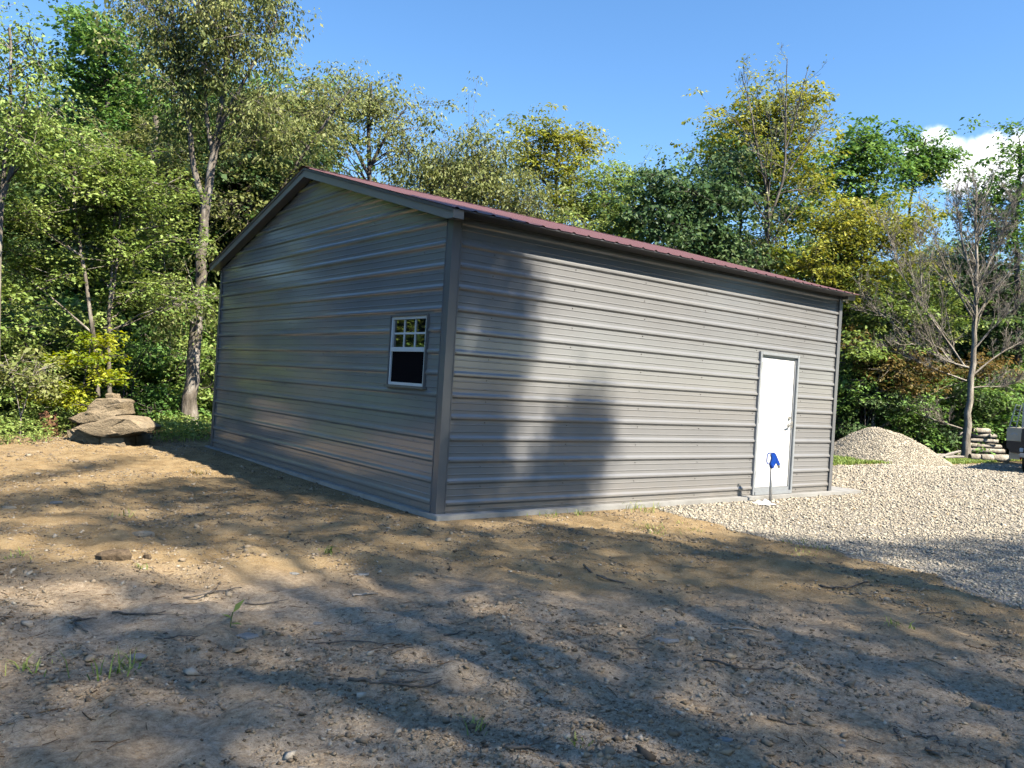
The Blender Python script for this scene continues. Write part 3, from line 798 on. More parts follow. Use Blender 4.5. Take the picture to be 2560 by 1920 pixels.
for i, (lab, p, w, mt, tl) in enumerate([
    ('largest pale flat stone on the shaded dirt left of the garage', c1(880, 712), 68, 'tanstone', .30),
    ('dark crumbling clod of earth left of the middle of the dirt', c1(715, 835), 90, 'earth', .32),
    ('small dark clod beside the larger earth clod', c1(905, 850), 26, 'earth', .8),
    ('tan stone at the left edge of the dirt', c1(45, 545), 44, 'tanstone', .3),
    ('small tan stone near the left edge, beside the larger tan one', c1(210, 532), 22, 'tanstone', .4),
    ('flat grey-green stone in dark shade on the left', c1(345, 508), 34, 'fieldstone', .2),
    ('broad pale flat stone behind a single-leaf weed', c1(1530, 1330), 66, 'fieldstone', .16),
    ('pale flat stone behind the grass tuft at lower left', c1(845, 1458), 60, 'fieldstone', .18),
    ('round flat grey stone in a dapple of sun', c1(1805, 946), 30, 'fieldstone', .22),
    ('pale chip of stone at lower centre left', c1(1735, 1465), 20, 'tanstone', .25),
    ('flat pale stone at the upper middle of the dirt', c2(482, 563), 42, 'fieldstone', .16),
    ('cream flat stone in mid foreground', c2(510, 938), 32, 'tanstone', .25),
    ('grey flat stone left of the mid foreground', c2(220, 850), 34, 'fieldstone', .16),
    ('bluish chip of stone in mid foreground', c2(660, 858), 20, 'fieldstone', .3),
    ('rounded brown cobble in the centre foreground', c2(1170, 1308), 19, 'tanstone', .8),
    ('pale angular stone standing up right of centre', c3(420, 862), 32, 'fieldstone', .6),
    ('pale angular chip beside the standing stone', c3(382, 880), 18, 'fieldstone', .5),
    ('brown tilted stone right of centre', c3(615, 930), 36, 'tanstone', .7),
    ('large buried flat stone right of centre', c3(350, 940), 74, 'fieldstone', .12),
    ('pale rounded stone in the right foreground', c3(993, 1278), 27, 'fieldstone', .7),
    ('grey wedge of stone in the right foreground', c3(1168, 1255), 24, 'fieldstone', .5),
    ('tan lump of stone below the grey wedge', c3(1165, 1310), 32, 'tanstone', .5),
    ('pale grey flat stone at the bottom of the foreground', c3(655, 1462), 44, 'fieldstone', .22),
    ('blue-grey upright chip next to the bottom flat stone', c3(802, 1480), 20, 'fieldstone', .9),
    ('greenish stone at the bottom right', c3(1262, 1492), 20, 'fieldstone', .4),
]): flat_stone(lab, *p, w, 0, 100+i, mt, tl)

def stick(label, pts, rpx, seed, pale=False, fork=False):
    r = np.random.default_rng(seed); P3 = []
    pts = [np.array(p) for p in pts]
    path = []
    for a, b in zip(pts, pts[1:]):
        for t in np.linspace(0, 1, 5)[:-1]: path.append(a+(b-a)*t)
    path.append(pts[-1])
    d0 = None
    for i, p in enumerate(path):
        g = gpt(*p); d = (g-CAM)@DIR; d0 = d0 or d
        P3.append(g+np.array([0, 0, rpx*d/FPX*.7+.004])+r.normal(0, .006, 3)*np.array([1, 1, .4]))
    rad = np.linspace(1, .45, len(P3))*rpx*d0/FPX
    base = P3[0].copy(); m = MB(); m.tube([p-base for p in P3], list(rad), 6)
    if fork:
        k = len(P3)//2; q = P3[k]-base; v = (P3[k+1]-P3[k]); v = v/np.linalg.norm(v)
        side = np.array([-v[1], v[0], .12]); m.tube([q, q+v*.10+side*.05, q+v*.22+side*.13], [rad[k]*.7, rad[k]*.55, rad[k]*.3], 5)
    tag(m.build('stick', M['stick_pale' if pale else 'stick'], None, True, loc=tuple(base)), label, 'stick', 'dead sticks on the dirt')
for i, (lab, pts, rp_, pale, fk) in enumerate([
    ('curved dark stick lying at left foreground', [c1(690, 1190), c1(830, 1200), c1(900, 1205), c1(1010, 1180)], 3.2, 0, 1),
    ('short dark stick pointing right at far left foreground', [c1(440, 1242), c1(600, 1226)], 3.4, 0, 0),
    ('short dark stick pointing down at far left foreground', [c1(450, 1255), c1(535, 1310)], 3.6, 0, 0),
    ('thin dark stick nearest the left edge', [c1(140, 1152), c1(270, 1144)], 2, 0, 0),
    ('thin bent twig at left below the sun dapples', [c1(940, 1355), c1(1100, 1335), c1(1230, 1337)], 2, 0, 0),
    ('dry branching twig in the sun dapple left of centre', [c1(1130, 1105), c1(1300, 1070), c1(1480, 1030)], 2.4, 0, 1),
    ('thin dark twig right of the sun dapples', [c1(1500, 1137), c1(1640, 1135), c1(1780, 1108)], 2.2, 0, 0),
    ('longest thick dark stick in the centre foreground', [c2(400, 1188), c2(520, 1205), c2(640, 1220), c2(860, 1236), c2(990, 1190)], 4.6, 0, 1),
    ('long thin stick behind the thickest stick', [c2(620, 1130), c2(800, 1142), c2(1000, 1165), c2(1135, 1196)], 2.6, 0, 0),
    ('bleached pale stick at the centre foreground', [c2(1050, 1152), c2(1180, 1165), c2(1270, 1180)], 2.6, 1, 0),
    ('straight short stick slanting up in the centre', [c2(650, 1037), c2(740, 1005), c2(820, 985)], 3, 0, 0),
    ('thin arched twig left of centre', [c2(215, 972), c2(430, 958), c2(630, 985)], 2.2, 0, 0),
    ('pale peeled stick in a sun dapple', [c2(430, 692), c2(500, 684), c2(575, 680)], 3.4, 1, 0),
    ('curved grey stick below the right wall', [c2(1795, 507), c2(1850, 560), c2(1930, 592), c2(2045, 615)], 3, 0, 0),
    ('slim bent twig in the middle of the dirt', [c2(960, 928), c2(1050, 918), c2(1102, 893)], 2.4, 0, 0),
    ('thick dark broken stick at bottom centre', [c2(1330, 1588), c2(1450, 1600), c2(1580, 1612)], 5, 0, 1),
    ('bleached curved stick right of centre', [c3(642, 892), c3(740, 884), c3(830, 897)], 2.8, 1, 0),
    ('long forked grey stick in the right foreground', [c3(540, 1047), c3(640, 1062), c3(700, 1090), c3(850, 1098), c3(990, 1096)], 3.6, 0, 1),
    ('dark knotted stick at lower right', [c3(865, 1352), c3(940, 1368), c3(1030, 1392)], 4.4, 0, 0),
    ('short black stick slanting down at bottom right', [c3(1530, 1412), c3(1560, 1445), c3(1592, 1472)], 3.4, 0, 0),
    ('hooked thin twig at bottom right', [c3(1640, 1447), c3(1755, 1452), c3(1758, 1490)], 2.4, 0, 0),
    ('thick brown stick at bottom right corner', [c3(1700, 1518), c3(1790, 1562)], 6, 0, 0),
    ('black branching twig in the right middle of the dirt', [c3(1150, 662), c3(1220, 672), c3(1310, 670), c3(1395, 640)], 3, 0, 1),
    ('thin dark stick below the sunlit soil', [c3(0, 610), c3(50, 630), c3(110, 645)], 3, 0, 0),
    ('fine straight twig right of centre foreground', [c3(130, 985), c3(270, 1001)], 2, 0, 0),
    ('thin wandering root across the right of the dirt', [c3(1660, 805), c3(1760, 800), c3(1890, 788)], 2.2, 0, 0),
]): stick(lab, pts, rp_, 200+i, bool(pale), bool(fk))

# ------------------------------------------------------------------ foliage engine
def leaf_quads(pos, axis, nrm, ln, wd):
    axis = axis/np.linalg.norm(axis, axis=1, keepdims=True)
    b = np.cross(nrm, axis); b /= np.linalg.norm(b, axis=1, keepdims=True)+1e-9
    n2 = np.cross(axis, b)
    ln = ln[:, None]; wd = wd[:, None]
    v = np.stack([pos, pos+axis*ln*.45+b*wd*.5+n2*wd*.12, pos+axis*ln-n2*ln*.10, pos+axis*ln*.45-b*wd*.5+n2*wd*.12], 1)
    return v.reshape(-1, 3), (np.arange(len(pos))[:, None]*4+np.arange(4)[None])
def seg_batch(A, B, ra, rb, n=4):
    t = B-A; t = t/(np.linalg.norm(t, axis=1, keepdims=True)+1e-9)
    ref = np.where(np.abs(t[:, 2:3]) < .9, np.array([[0, 0, 1.]]), np.array([[1., 0, 0]]))
    u = np.cross(t, ref); u /= np.linalg.norm(u, axis=1, keepdims=True)+1e-9; w = np.cross(t, u)
    ang = 2*math.pi*np.arange(n)/n
    off = u[:, None]*np.cos(ang)[None, :, None]+w[:, None]*np.sin(ang)[None, :, None]
    V = np.concatenate([A[:, None]+off*ra[:, None, None], B[:, None]+off*rb[:, None, None]], 1)
    k = np.arange(n); q = np.stack([k, (k+1) % n, n+(k+1) % n, n+k], -1)
    return V.reshape(-1, 3), (np.arange(len(A))[:, None, None]*2*n+q[None]).reshape(-1, 4)
class Parts:
    def __init__(s): s.V = []; s.F = []; s.n = 0; s.T = []
    def add(s, V, F, T=None):
        s.V.append(V); s.F.append(F+s.n); s.n += len(V)
        if T is not None: s.T.append(T)
    def mesh(s, name, m, smooth=False):
        return npmesh(name, np.concatenate(s.V), np.concatenate(s.F), m, smooth, np.concatenate(s.T) if s.T else None)
def stem_tube(parts, pts, r0, r1, r, n=9, flare=1.5, rough=.05):
    pts = np.array(pts, float); m = []
    L_ = np.linalg.norm(np.diff(pts, axis=0), axis=1); tot = L_.sum(); s = np.concatenate([[0], np.cumsum(L_)])
    k = max(8, int(tot/.35)); ss = np.linspace(0, tot, k)
    q = np.stack([np.interp(ss, s, pts[:, i]) for i in range(3)], -1)
    for _ in range(2): q[1:-1] = (q[:-2]+2*q[1:-1]+q[2:])/4
    q[1:-1, :2] += r.normal(0, r0*.12, (k-2, 2))
    rad = r0+(r1-r0)*(ss/tot)**.85; rad = rad*(1+(flare-1)*np.exp(-ss/(r0*3.2)))
    V = []
    for i in range(k):
        t = q[min(i+1, k-1)]-q[max(i-1, 0)]; t /= np.linalg.norm(t); a = np.array([1., 0, 0])-t*t[0]; a /= np.linalg.norm(a); b = np.cross(t, a)
        ang = 2*math.pi*np.arange(n)/n
        V.append(q[i]+(a[None]*np.cos(ang)[:, None]+b[None]*np.sin(ang)[:, None])*rad[i]*(1+rough*r.normal(size=(n, 1))))
    V = np.concatenate(V); j = np.arange(n); quad = np.stack([j, (j+1) % n, n+(j+1) % n, n+j], -1)
    F = (np.arange(k-1)[:, None, None]*n+quad[None]).reshape(-1, 4)
    parts.add(V, F)
    return q, rad
def ell(px, py, depth, rx, ry, k=1.0):
    return (P(px, py, depth), np.array([R(rx, depth), R(rx, depth)*k, R(ry, depth)]))
def make_crown(blobs, stems, density, r, leaf=(.085, .05), clump_r=.75, sprays=15, per=26, droop=.35, up=1.0, flat=.45, branch_r=.03, hang=0., thin=None):
    """blobs: list of (centre, radii); stems: list of (points, radii arrays). returns (branches Parts, leaves Parts)"""
    br = Parts(); lf = Parts(); per = int(per*1.25)
    cl = []
    for c, rad in blobs:
        vol = rad[0]*rad[1]*rad[2]; n = max(4, int(density*vol**.80))
        v = r.normal(size=(n, 3)); v /= np.linalg.norm(v, axis=1, keepdims=True); v *= (r.random((n, 1))**.42)
        cl.append(c+v*rad)
    cl = np.concatenate(cl)
    allp = np.concatenate([s[0] for s in stems]); allr = np.concatenate([s[1] for s in stems])
    # limbs
    A = []; B = []; ra = []; rb = []
    for c in cl:
        dv = allp-c; hd = np.hypot(dv[:, 0], dv[:, 1]); want = c[2]-.55*hd
        cost = np.abs(allp[:, 2]-want)+.35*hd+np.where(allp[:, 2] > c[2], 2.0, 0)
        i = int(np.argmin(cost)); a = allp[i]; L_ = np.linalg.norm(c-a)
        mid = (a+c)/2+np.array([0, 0, .10*L_])+r.normal(0, .07*L_, 3)
        r0 = min(allr[i]*.55, branch_r*(.5+L_/4)); prev = a; pr = r0
        for t in np.linspace(0, 1, 6)[1:]:
            q = (1-t)**2*a+2*t*(1-t)*mid+t*t*c+r.normal(0, .02*L_, 3)*(t < 1); nr = r0*(1-.8*t)
            A.append(prev); B.append(q); ra.append(pr); rb.append(nr); prev = q; pr = nr
    V, F = seg_batch(np.array(A), np.array(B), np.array(ra), np.array(rb), 5); br.add(V, F)
    # sprays
    K = len(cl); ns = K*sprays
    cr = clump_r*r.uniform(.65, 1.3, (K, 1))
    off = r.normal(size=(ns, 3))*np.repeat(cr, sprays, 0)*np.array([.55, .55, .55*flat+.12])
    sp = np.repeat(cl, sprays, 0)+off
    V, F = seg_batch(np.repeat(cl, sprays, 0)+off*.12, sp, np.full(ns, .007), np.full(ns, .003), 3); br.add(V, F)
    # leaves
    nl = ns*per; si = np.repeat(np.arange(ns), per)
    sr = .27*clump_r/.75
    az = r.uniform(0, 2*math.pi, nl); rr = np.sqrt(r.random(nl))*sr
    tilt = r.normal(0, .28, (ns, 2))[si]
    lo = np.stack([np.cos(az)*rr, np.sin(az)*rr, np.zeros(nl)], -1)
    lo[:, 2] = lo[:, 0]*tilt[:, 0]+lo[:, 1]*tilt[:, 1]+r.normal(0, .05, nl)-rr*rr*.5-hang*r.random(nl)*.35
    pos = sp[si]+lo
    a2 = az+r.normal(0, .8, nl)
    ax = np.stack([np.cos(a2), np.sin(a2), -droop-hang*r.random(nl)*1.8+r.normal(0, .30, nl)], -1)
    nm = np.stack([r.normal(0, .55, nl), r.normal(0, .55, nl), np.full(nl, up)], -1)
    sc_ = np.exp(r.normal(0, .30, nl)).clip(.45, 1.75)*np.exp(r.normal(0, .14, ns))[si]; ln = .87*leaf[0]*sc_; wd = .87*leaf[1]*sc_*r.uniform(.75, 1.2, nl)
    V, F = leaf_quads(pos, ax, nm, ln, wd)
    ct = r.normal(0, .16, K)[np.repeat(np.arange(K), sprays)][si]
    lf.add(V, F, np.clip(.5+ct+r.normal(0, .17, nl), 0, 1))
    return br, lf
TREE_STATS = []
def shift(parts, base):
    parts.V = [v-base for v in parts.V]
def tree(label, stems, blobs, pal, bark, seed, density=9, cat='tree', name='tree', group=None, ground=True, **kw):
    """stems: list of (points, r0, r1) in world space, the first one stands on the ground"""
    r = np.random.default_rng(seed); tr = Parts(); ss = []
    stems = [([np.array(p, float) for p in s[0]], s[1], s[2]) for s in stems]
    if ground:
        b = stems[0][0][0]; b[2] = float(ground_z(b[0], b[1], False))-.08
    base = stems[0][0][0].copy(); base[2] += .08
    for i, (pts, r0, r1) in enumerate(stems): ss.append(stem_tube(tr, pts, r0, r1, r, flare=1.5 if i == 0 else 1.0))
    root = thing(name, label, cat, tuple(base), group)
    br, lf = make_crown(blobs, ss, density, r, **kw)
    for p in (tr, br, lf): shift(p, base)
    link('trunk', tr.mesh('trunk', BARK[bark], True), root); link('branches', br.mesh('branches', BARK[bark]), root)
    link('crown', lf.mesh('crown', LEAF[pal]), root)
    TREE_STATS.append((label, sum(len(f) for f in lf.F)))
    return root

# ------------------------------------------------------------------ trees that stand out in the view
def foot(px, depth, py=930):
    p = P(px, py, depth); p[2] = float(ground_z(p[0], p[1], False)); return p
def S(depth, r0, r1, *pts, base=None):
    """stem through 2212-pixel points at one depth; a base pixel x puts its foot on the ground"""
    q = [P(x, y, depth) for x, y in pts]
    if base is not None: q = [foot(base, depth)]+q
    return (q, r0, r1)

tree('tall forked pale-barked tree in front of the woods, left of the gable',
     [S(17.6, .155, .10, (418, 790), (428, 650), (438, 520), (445, 440), base=407),
      S(17.6, .10, .03, (445, 440), (458, 350), (470, 285), (484, 200), (492, 90), (500, -30)),
      S(17.6, .075, .025, (444, 440), (424, 395), (412, 330), (408, 230), (380, 120), (370, 0)),
      S(17.6, .06, .02, (462, 340), (446, 280), (440, 190), (445, 60)),
      S(17.6, .05, .02, (472, 280), (510, 200), (560, 120), (600, 40))],
     [ell(470, 95, 17.6, 125, 120), ell(565, 70, 17.4, 70, 85), ell(380, 150, 17.8, 75, 110), ell(520, 225, 17.4, 85, 55), ell(480, -70, 17.6, 130, 90), ell(400, 250, 17.5, 60, 60), ell(300, 20, 17.8, 80, 60), ell(400, 640, 17.0, 60, 35)],
     'olive', 'pale', 21, density=14, leaf=(.088, .042), hang=.5, droop=.6, clump_r=.72, sprays=14, per=24, flat=.8)
tree('bright green maple rising behind the left woods', [S(24, .2, .05, (240, 500), (235, 300), (225, 120), base=245)],
     [ell(225, 150, 24, 85, 95), ell(290, 240, 24, 75, 80), ell(200, 85, 24, 60, 45), ell(255, 340, 23.5, 80, 60)],
     'green', 'grey', 22, density=6.5, leaf=(.13, .10), clump_r=1.0, sprays=16, per=24)
tree('tall pale-limbed tree cut by the left edge of the picture', [S(14.2, .06, .022, (-6, 700), (2, 450), (12, 330), (26, 200), (20, 60), base=-12), S(14.2, .045, .015, (4, 430), (30, 360), (42, 270), (60, 180))],
     [ell(45, 110, 14.2, 60, 85), ell(40, 220, 14.2, 70, 70), ell(-60, 120, 14.2, 70, 110), ell(70, 300, 14.0, 70, 50), ell(-50, 300, 14.2, 70, 90)],
     'fresh', 'pale', 23, density=13, leaf=(.08, .042), hang=.35, clump_r=.6, sprays=13, per=22, flat=.7)
tree('slender beech with arching layered boughs behind the boulder stack',
     [S(15.6, .055, .02, (210, 780), (192, 660), (178, 560), (165, 470), (158, 380), base=216), S(15.6, .022, .008, (200, 720), (120, 650), (60, 600), (10, 570))],
     [ell(150, 420, 15.6, 110, 95), ell(90, 350, 15.8, 80, 70), ell(60, 480, 15.2, 80, 60), ell(190, 330, 15.8, 85, 60), ell(60, 580, 15.4, 80, 35), ell(120, 570, 16.3, 70, 30)],
     'fresh', 'pale', 24, density=13, leaf=(.082, .046), clump_r=.62, sprays=14, per=24, flat=.22, droop=.2)
tree('slim twin-stemmed beech behind the boulder stack, left of the forked tree',
     [S(15.9, .048, .018, (235, 800), (232, 690), (240, 620), (246, 540), (250, 400), base=241), S(15.9, .03, .012, (233, 690), (252, 600), (258, 500), (262, 380))],
     [ell(280, 440, 15.9, 100, 90), ell(330, 540, 15.9, 90, 55), ell(250, 560, 16.5, 70, 40), ell(370, 630, 16.1, 95, 40), ell(230, 480, 16.2, 70, 60), ell(340, 380, 16.2, 80, 60), ell(270, 650, 16.5, 50, 20)],
     'fresh', 'pale', 25, density=13, leaf=(.082, .046), clump_r=.62, sprays=14, per=24, flat=.22, droop=.2)
tree('mottled straight-trunked tree standing back between slim beech and forked tree', [S(21.5, .17, .07, (322, 800), (332, 640), (330, 450), (335, 250), base=320)],
     [ell(350, 420, 21.5, 100, 90), ell(300, 290, 21.5, 80, 75), ell(380, 300, 21.8, 70, 70), ell(340, 530, 21, 80, 50)],
     'olive', 'pale', 26, density=7, leaf=(.10, .055), clump_r=.85, sprays=15, per=24, flat=.5)
tree('young sapling with bright lime-yellow layered leaves beside the boulders', [S(14.9, .018, .006, (172, 880), (185, 800), (200, 730), (205, 690), base=166), S(14.9, .010, .004, (190, 800), (240, 765), (275, 770)), S(14.9, .010, .004, (180, 850), (140, 820), (110, 830))],
     [ell(225, 775, 14.8, 52, 8), ell(200, 735, 15.0, 48, 8), ell(240, 812, 14.7, 42, 10), ell(150, 845, 14.7, 48, 14), ell(105, 850, 14.8, 30, 14), ell(180, 868, 14.6, 40, 8), ell(140, 780, 15.0, 30, 6)],
     'lime', 'grey', 27, density=26, leaf=(.085, .045), clump_r=.30, sprays=9, per=11, flat=.06, droop=.15)
tree('small browning sapling at the far left edge of the dirt', [S(14.0, .022, .010, (45, 900), base=44), S(14.0, .014, .005, (45, 900), (35, 850), (22, 800), (10, 765)), S(14.0, .014, .005, (45, 900), (62, 850), (68, 820), (80, 780))],
     [ell(50, 800, 14, 50, 38), ell(15, 790, 14, 35, 35), ell(90, 810, 14, 30, 30)],
     'olive', 'dead', 28, density=8, leaf=(.08, .045), clump_r=.34, sprays=9, per=10)
tree('olive tree with slanting limbs behind the left roof slope', [S(21.5, .14, .05, (530, 500), (545, 330), (560, 200), base=520), S(21.5, .07, .02, (560, 520), (610, 400), (690, 280), (760, 190))],
     [ell(590, 240, 21.5, 75, 85), ell(540, 350, 21.2, 65, 75), ell(650, 300, 21.5, 70, 70), ell(690, 220, 21.7, 60, 60), ell(510, 430, 20.8, 45, 60)],
     'olive', 'grey', 29, density=7.5, leaf=(.10, .052), clump_r=.85, sprays=14, per=24, flat=.7, hang=.3)
tree('airy round-topped tree rising above the gable peak', [S(27, .16, .05, (800, 420), (795, 300), (800, 180), base=800), S(27, .07, .02, (800, 360), (840, 280), (880, 230)), S(27, .07, .02, (798, 380), (750, 290), (720, 210))],
     [ell(800, 205, 27, 85, 65), ell(860, 260, 27, 65, 65), ell(740, 260, 27, 75, 75), ell(720, 340, 26.5, 80, 45), ell(880, 320, 27, 45, 45), ell(660, 390, 26, 60, 40)],
     'olive', 'grey', 30, density=5.8, leaf=(.125, .06), clump_r=.95, sprays=14, per=22, flat=.8, hang=.4)
tree('olive-green willowy tree behind the roof, next right of the gable peak', [S(29, .17, .05, (1000, 480), (1005, 350), base=1000)],
     [ell(1000, 390, 29, 90, 70), ell(930, 410, 29, 70, 55), ell(1080, 420, 29, 70, 65), ell(1010, 320, 29, 50, 30), ell(1120, 470, 28.5, 60, 45), ell(860, 400, 29.5, 45, 40)],
     'olive', 'grey', 31, density=9, leaf=(.14, .055), clump_r=1.0, sprays=17, per=24, flat=.9, hang=.6)
tree('yellowing feathery tree above the middle of the roof', [S(31, .16, .05, (1205, 560), (1200, 420), (1205, 300), base=1200), S(31, .06, .02, (1203, 450), (1240, 370), (1270, 310)), S(31, .06, .02, (1203, 440), (1160, 360), (1145, 310))],
     [ell(1200, 310, 31, 70, 38), ell(1260, 310, 31, 38, 30), ell(1190, 370, 31, 85, 40), ell(1250, 400, 31, 60, 45), ell(1160, 300, 31, 35, 30), ell(1210, 450, 30.5, 80, 40)],
     'yellow', 'grey', 32, density=6, leaf=(.15, .07), clump_r=.95, sprays=14, per=22, flat=.35)
tree('green tree with yellow-tinged sides behind the middle of the roof', [S(29.5, .16, .05, (1290, 600), (1300, 450), base=1290)],
     [ell(1300, 440, 29.5, 80, 60), ell(1340, 380, 30, 55, 45), ell(1270, 510, 29, 90, 50), ell(1390, 470, 29.5, 50, 60)],
     'fresh', 'grey', 33, density=5.4, leaf=(.14, .07), clump_r=1.0, sprays=16, per=24)
tree('dark broad-leaved tree leaning over the right half of the roof', [S(27, .18, .05, (1530, 640), (1535, 480), base=1530)],
     [ell(1450, 450, 27, 75, 65), ell(1540, 440, 27, 75, 70), ell(1500, 520, 26.5, 90, 50), ell(1600, 540, 26.5, 60, 40), ell(1430, 390, 27.5, 50, 35), ell(1580, 380, 27.5, 55, 45)],
     'dark', 'grey', 34, density=5.6, leaf=(.15, .10), clump_r=1.0, sprays=17, per=24, hang=.35)
tree('tall green and gold tree, the highest crown right of the roof', [S(31, .18, .05, (1660, 560), (1655, 400), (1650, 260), base=1660)],
     [ell(1600, 290, 31, 75, 65), ell(1680, 270, 31, 80, 55), ell(1740, 310, 31, 60, 45), ell(1650, 220, 31, 65, 35), ell(1560, 350, 31, 60, 55), ell(1660, 370, 31, 90, 50), ell(1730, 240, 31, 45, 35)],
     'yellow', 'grey', 35, density=4.6, leaf=(.15, .075), clump_r=1.0, sprays=14, per=20, flat=.45)
tree('green tree filling behind the golden crown', [S(33, .18, .05, (1600, 560), (1600, 420), base=1600)],
     [ell(1590, 340, 33, 85, 60), ell(1690, 400, 33, 90, 55), ell(1540, 420, 33, 60, 50)],
     'green', 'grey', 36, density=4.2, leaf=(.16, .09), clump_r=1.05, sprays=15, per=22)
tree('rounded dark green tree left of the white cloud', [S(33, .18, .05, (1870, 560), (1860, 420), base=1870), S(33, .07, .03, (1865, 460), (1900, 380), (1930, 330))],
     [ell(1850, 330, 33, 75, 55), ell(1900, 340, 33, 48, 55), ell(1810, 390, 33, 55, 40), ell(1890, 410, 33, 60, 35)],
     'green', 'grey', 37, density=4.6, leaf=(.16, .10), clump_r=1.0, sprays=16, per=24)
tree('slim green tree standing against the white cloud', [S(34, .12, .03, (1960, 520), (1965, 440), (1985, 360), (2000, 300), base=1955)],
     [ell(1995, 325, 34, 40, 32), ell(1975, 365, 34, 32, 28), ell(2015, 370, 34, 30, 30), ell(2030, 340, 34, 18, 22)],
     'green', 'dark', 38, density=5.0, leaf=(.15, .10), clump_r=.85, sprays=14, per=22)
tree('broad yellow-green tree behind the right end of the roof', [S(27.5, .16, .05, (1820, 760), (1830, 600), base=1820)],
     [ell(1790, 480, 27.5, 85, 55), ell(1880, 500, 27.5, 85, 60), ell(1760, 570, 27, 90, 55), ell(1850, 610, 27, 90, 60), ell(1950, 560, 27.5, 60, 60), ell(1970, 480, 28, 50, 45)],
     'yellow', 'grey', 39, density=7.5, leaf=(.135, .06), clump_r=.95, sprays=17, per=24, flat=.5)
tree('green tree hanging beyond the right corner of the garage', [S(26, .15, .05, (1900, 820), (1900, 680), base=1905)],
     [ell(1890, 700, 26, 80, 60), ell(1960, 650, 26.5, 70, 60), ell(1850, 760, 25.5, 60, 45), ell(2010, 700, 26.5, 55, 60)],
     'fresh', 'grey', 40, density=7.5, leaf=(.13, .065), clump_r=.9, sprays=16, per=24, flat=.4)
tree('tall green tree cut by the right edge beside the cloud', [S(29, .18, .05, (2200, 700), (2195, 500), (2205, 320), base=2195)],
     [ell(2180, 400, 29, 70, 55), ell(2215, 310, 29, 48, 50), ell(2130, 450, 29, 60, 45), ell(2200, 500, 28.5, 80, 60), ell(2250, 380, 29, 50, 90)],
     'green', 'grey', 41, density=4.6, leaf=(.14, .08), clump_r=1.0, sprays=15, per=22)
tree('dark green tree behind the bare tree at the right edge', [S(30, .16, .05, (2130, 760), (2135, 620), base=2130)],
     [ell(2120, 560, 30, 70, 60), ell(2180, 620, 30, 70, 70), ell(2060, 620, 30, 60, 60), ell(2150, 720, 29.5, 90, 60)],
     'dark', 'grey', 42, density=6, leaf=(.14, .08), clump_r=1.0, sprays=15, per=22)
tree('low rust-tinged tree behind the gravel pile', [S(25.6, .08, .03, (1890, 880), (1900, 800), base=1885), S(25.6, .03, .01, (1895, 850), (1960, 800), (2010, 780))],
     [ell(1880, 790, 25.6, 70, 28), ell(1960, 780, 25.6, 70, 24), ell(1850, 740, 25.8, 40, 30), ell(2030, 800, 25.8, 60, 22), ell(1930, 825, 25.4, 60, 14), ell(2150, 800, 26, 60, 26)],
     'rust', 'dead', 43, density=8, leaf=(.11, .06), clump_r=.75, sprays=14, per=20, flat=.25)

# bare trees ------------------------------------------------------------
def bare_tree(label, stems, seed, levels=3, kids=(5, 4, 3), bark='dead', leaves=None, name='bare_tree', spread=.75):
    r = np.random.default_rng(seed); tr = Parts(); tw = Parts(); allb = []
    stems = [([np.array(p, float) for p in s[0]], s[1], s[2]) for s in stems]
    b = stems[0][0][0]; b[2] = float(ground_z(b[0], b[1], False))-.08
    base = b.copy(); base[2] += .08; tips = []
    for i, (pts, r0, r1) in enumerate(stems):
        q, rad = stem_tube(tr, pts, r0, r1, r, n=8, flare=1.35 if i == 0 else 1.0, rough=.03)
        k0 = int(len(q)*.45) if i == 0 else int(len(q)*.15)
        allb.append((q[k0:], rad[k0:]))
    A = []; B = []; ra = []; rb = []
    for lev in range(levels):
        new = []
        for q, rad in allb:
            L_ = np.linalg.norm(np.diff(q, axis=0), axis=1).sum()
            n = max(2, int(kids[lev]*(L_**.6 if lev == 0 else 1)*r.uniform(.8, 1.2)))
            for _ in range(n):
                i = r.integers(0, len(q)-1); t = r.random(); a = q[i]*(1-t)+q[i+1]*t; d = q[min(i+1, len(q)-1)]-q[max(i-1, 0)]; d = d/(np.linalg.norm(d)+1e-9)
                v = d+r.normal(0, spread*.62, 3)+np.array([0, 0, .28]); v /= np.linalg.norm(v)
                ln = max(.16, L_*r.uniform(.22, .5)*(1.15-i/len(q)*.6)); m = 5
                p = [a]
                for k in range(m):
                    v = v+r.normal(0, .16, 3)+np.array([0, 0, .05]); v /= np.linalg.norm(v); p.append(p[-1]+v*ln/m)
                p = np.array(p); r0 = max(.0042, min(rad[i]*.5, .006+ln*.010)); rr = np.linspace(r0, max(.0032, r0*.4), m+1)
                new.append((p, rr)); A += list(p[:-1]); B += list(p[1:]); ra += list(rr[:-1]); rb += list(rr[1:]); tips.append(p[-1])
        allb = new
    V, F = seg_batch(np.array(A), np.array(B), np.array(ra), np.array(rb), 3); tw.add(V, F)
    root = thing(name, label, 'tree', tuple(base))
    shift(tr, base); shift(tw, base)
    link('trunk', tr.mesh('trunk', BARK[bark], True), root); link('branches', tw.mesh('branches', BARK[bark]), root)
    if leaves:
        tp = np.array(tips)[r.random(len(tips)) < leaves[0]]; tp = np.repeat(tp, leaves[2], 0)+r.normal(0, .10, (len(tp)*leaves[2], 3)); n = len(tp)
        V, F = leaf_quads(tp, np.stack([r.normal(size=n), r.normal(size=n), -.3+r.normal(0, .5, n)], -1), r.normal(size=(n, 3))+np.array([0, 0, .8]), r.uniform(.09, .15, n), r.uniform(.05, .08, n))
        lf = Parts(); lf.add(V, F, r.random(n)); shift(lf, base); link('crown', lf.mesh('crown', LEAF[leaves[1]]), root)
    return root
d4 = lambda x, y: ((2060+x/3.318)/KX, (500+y/3.318)/KX)
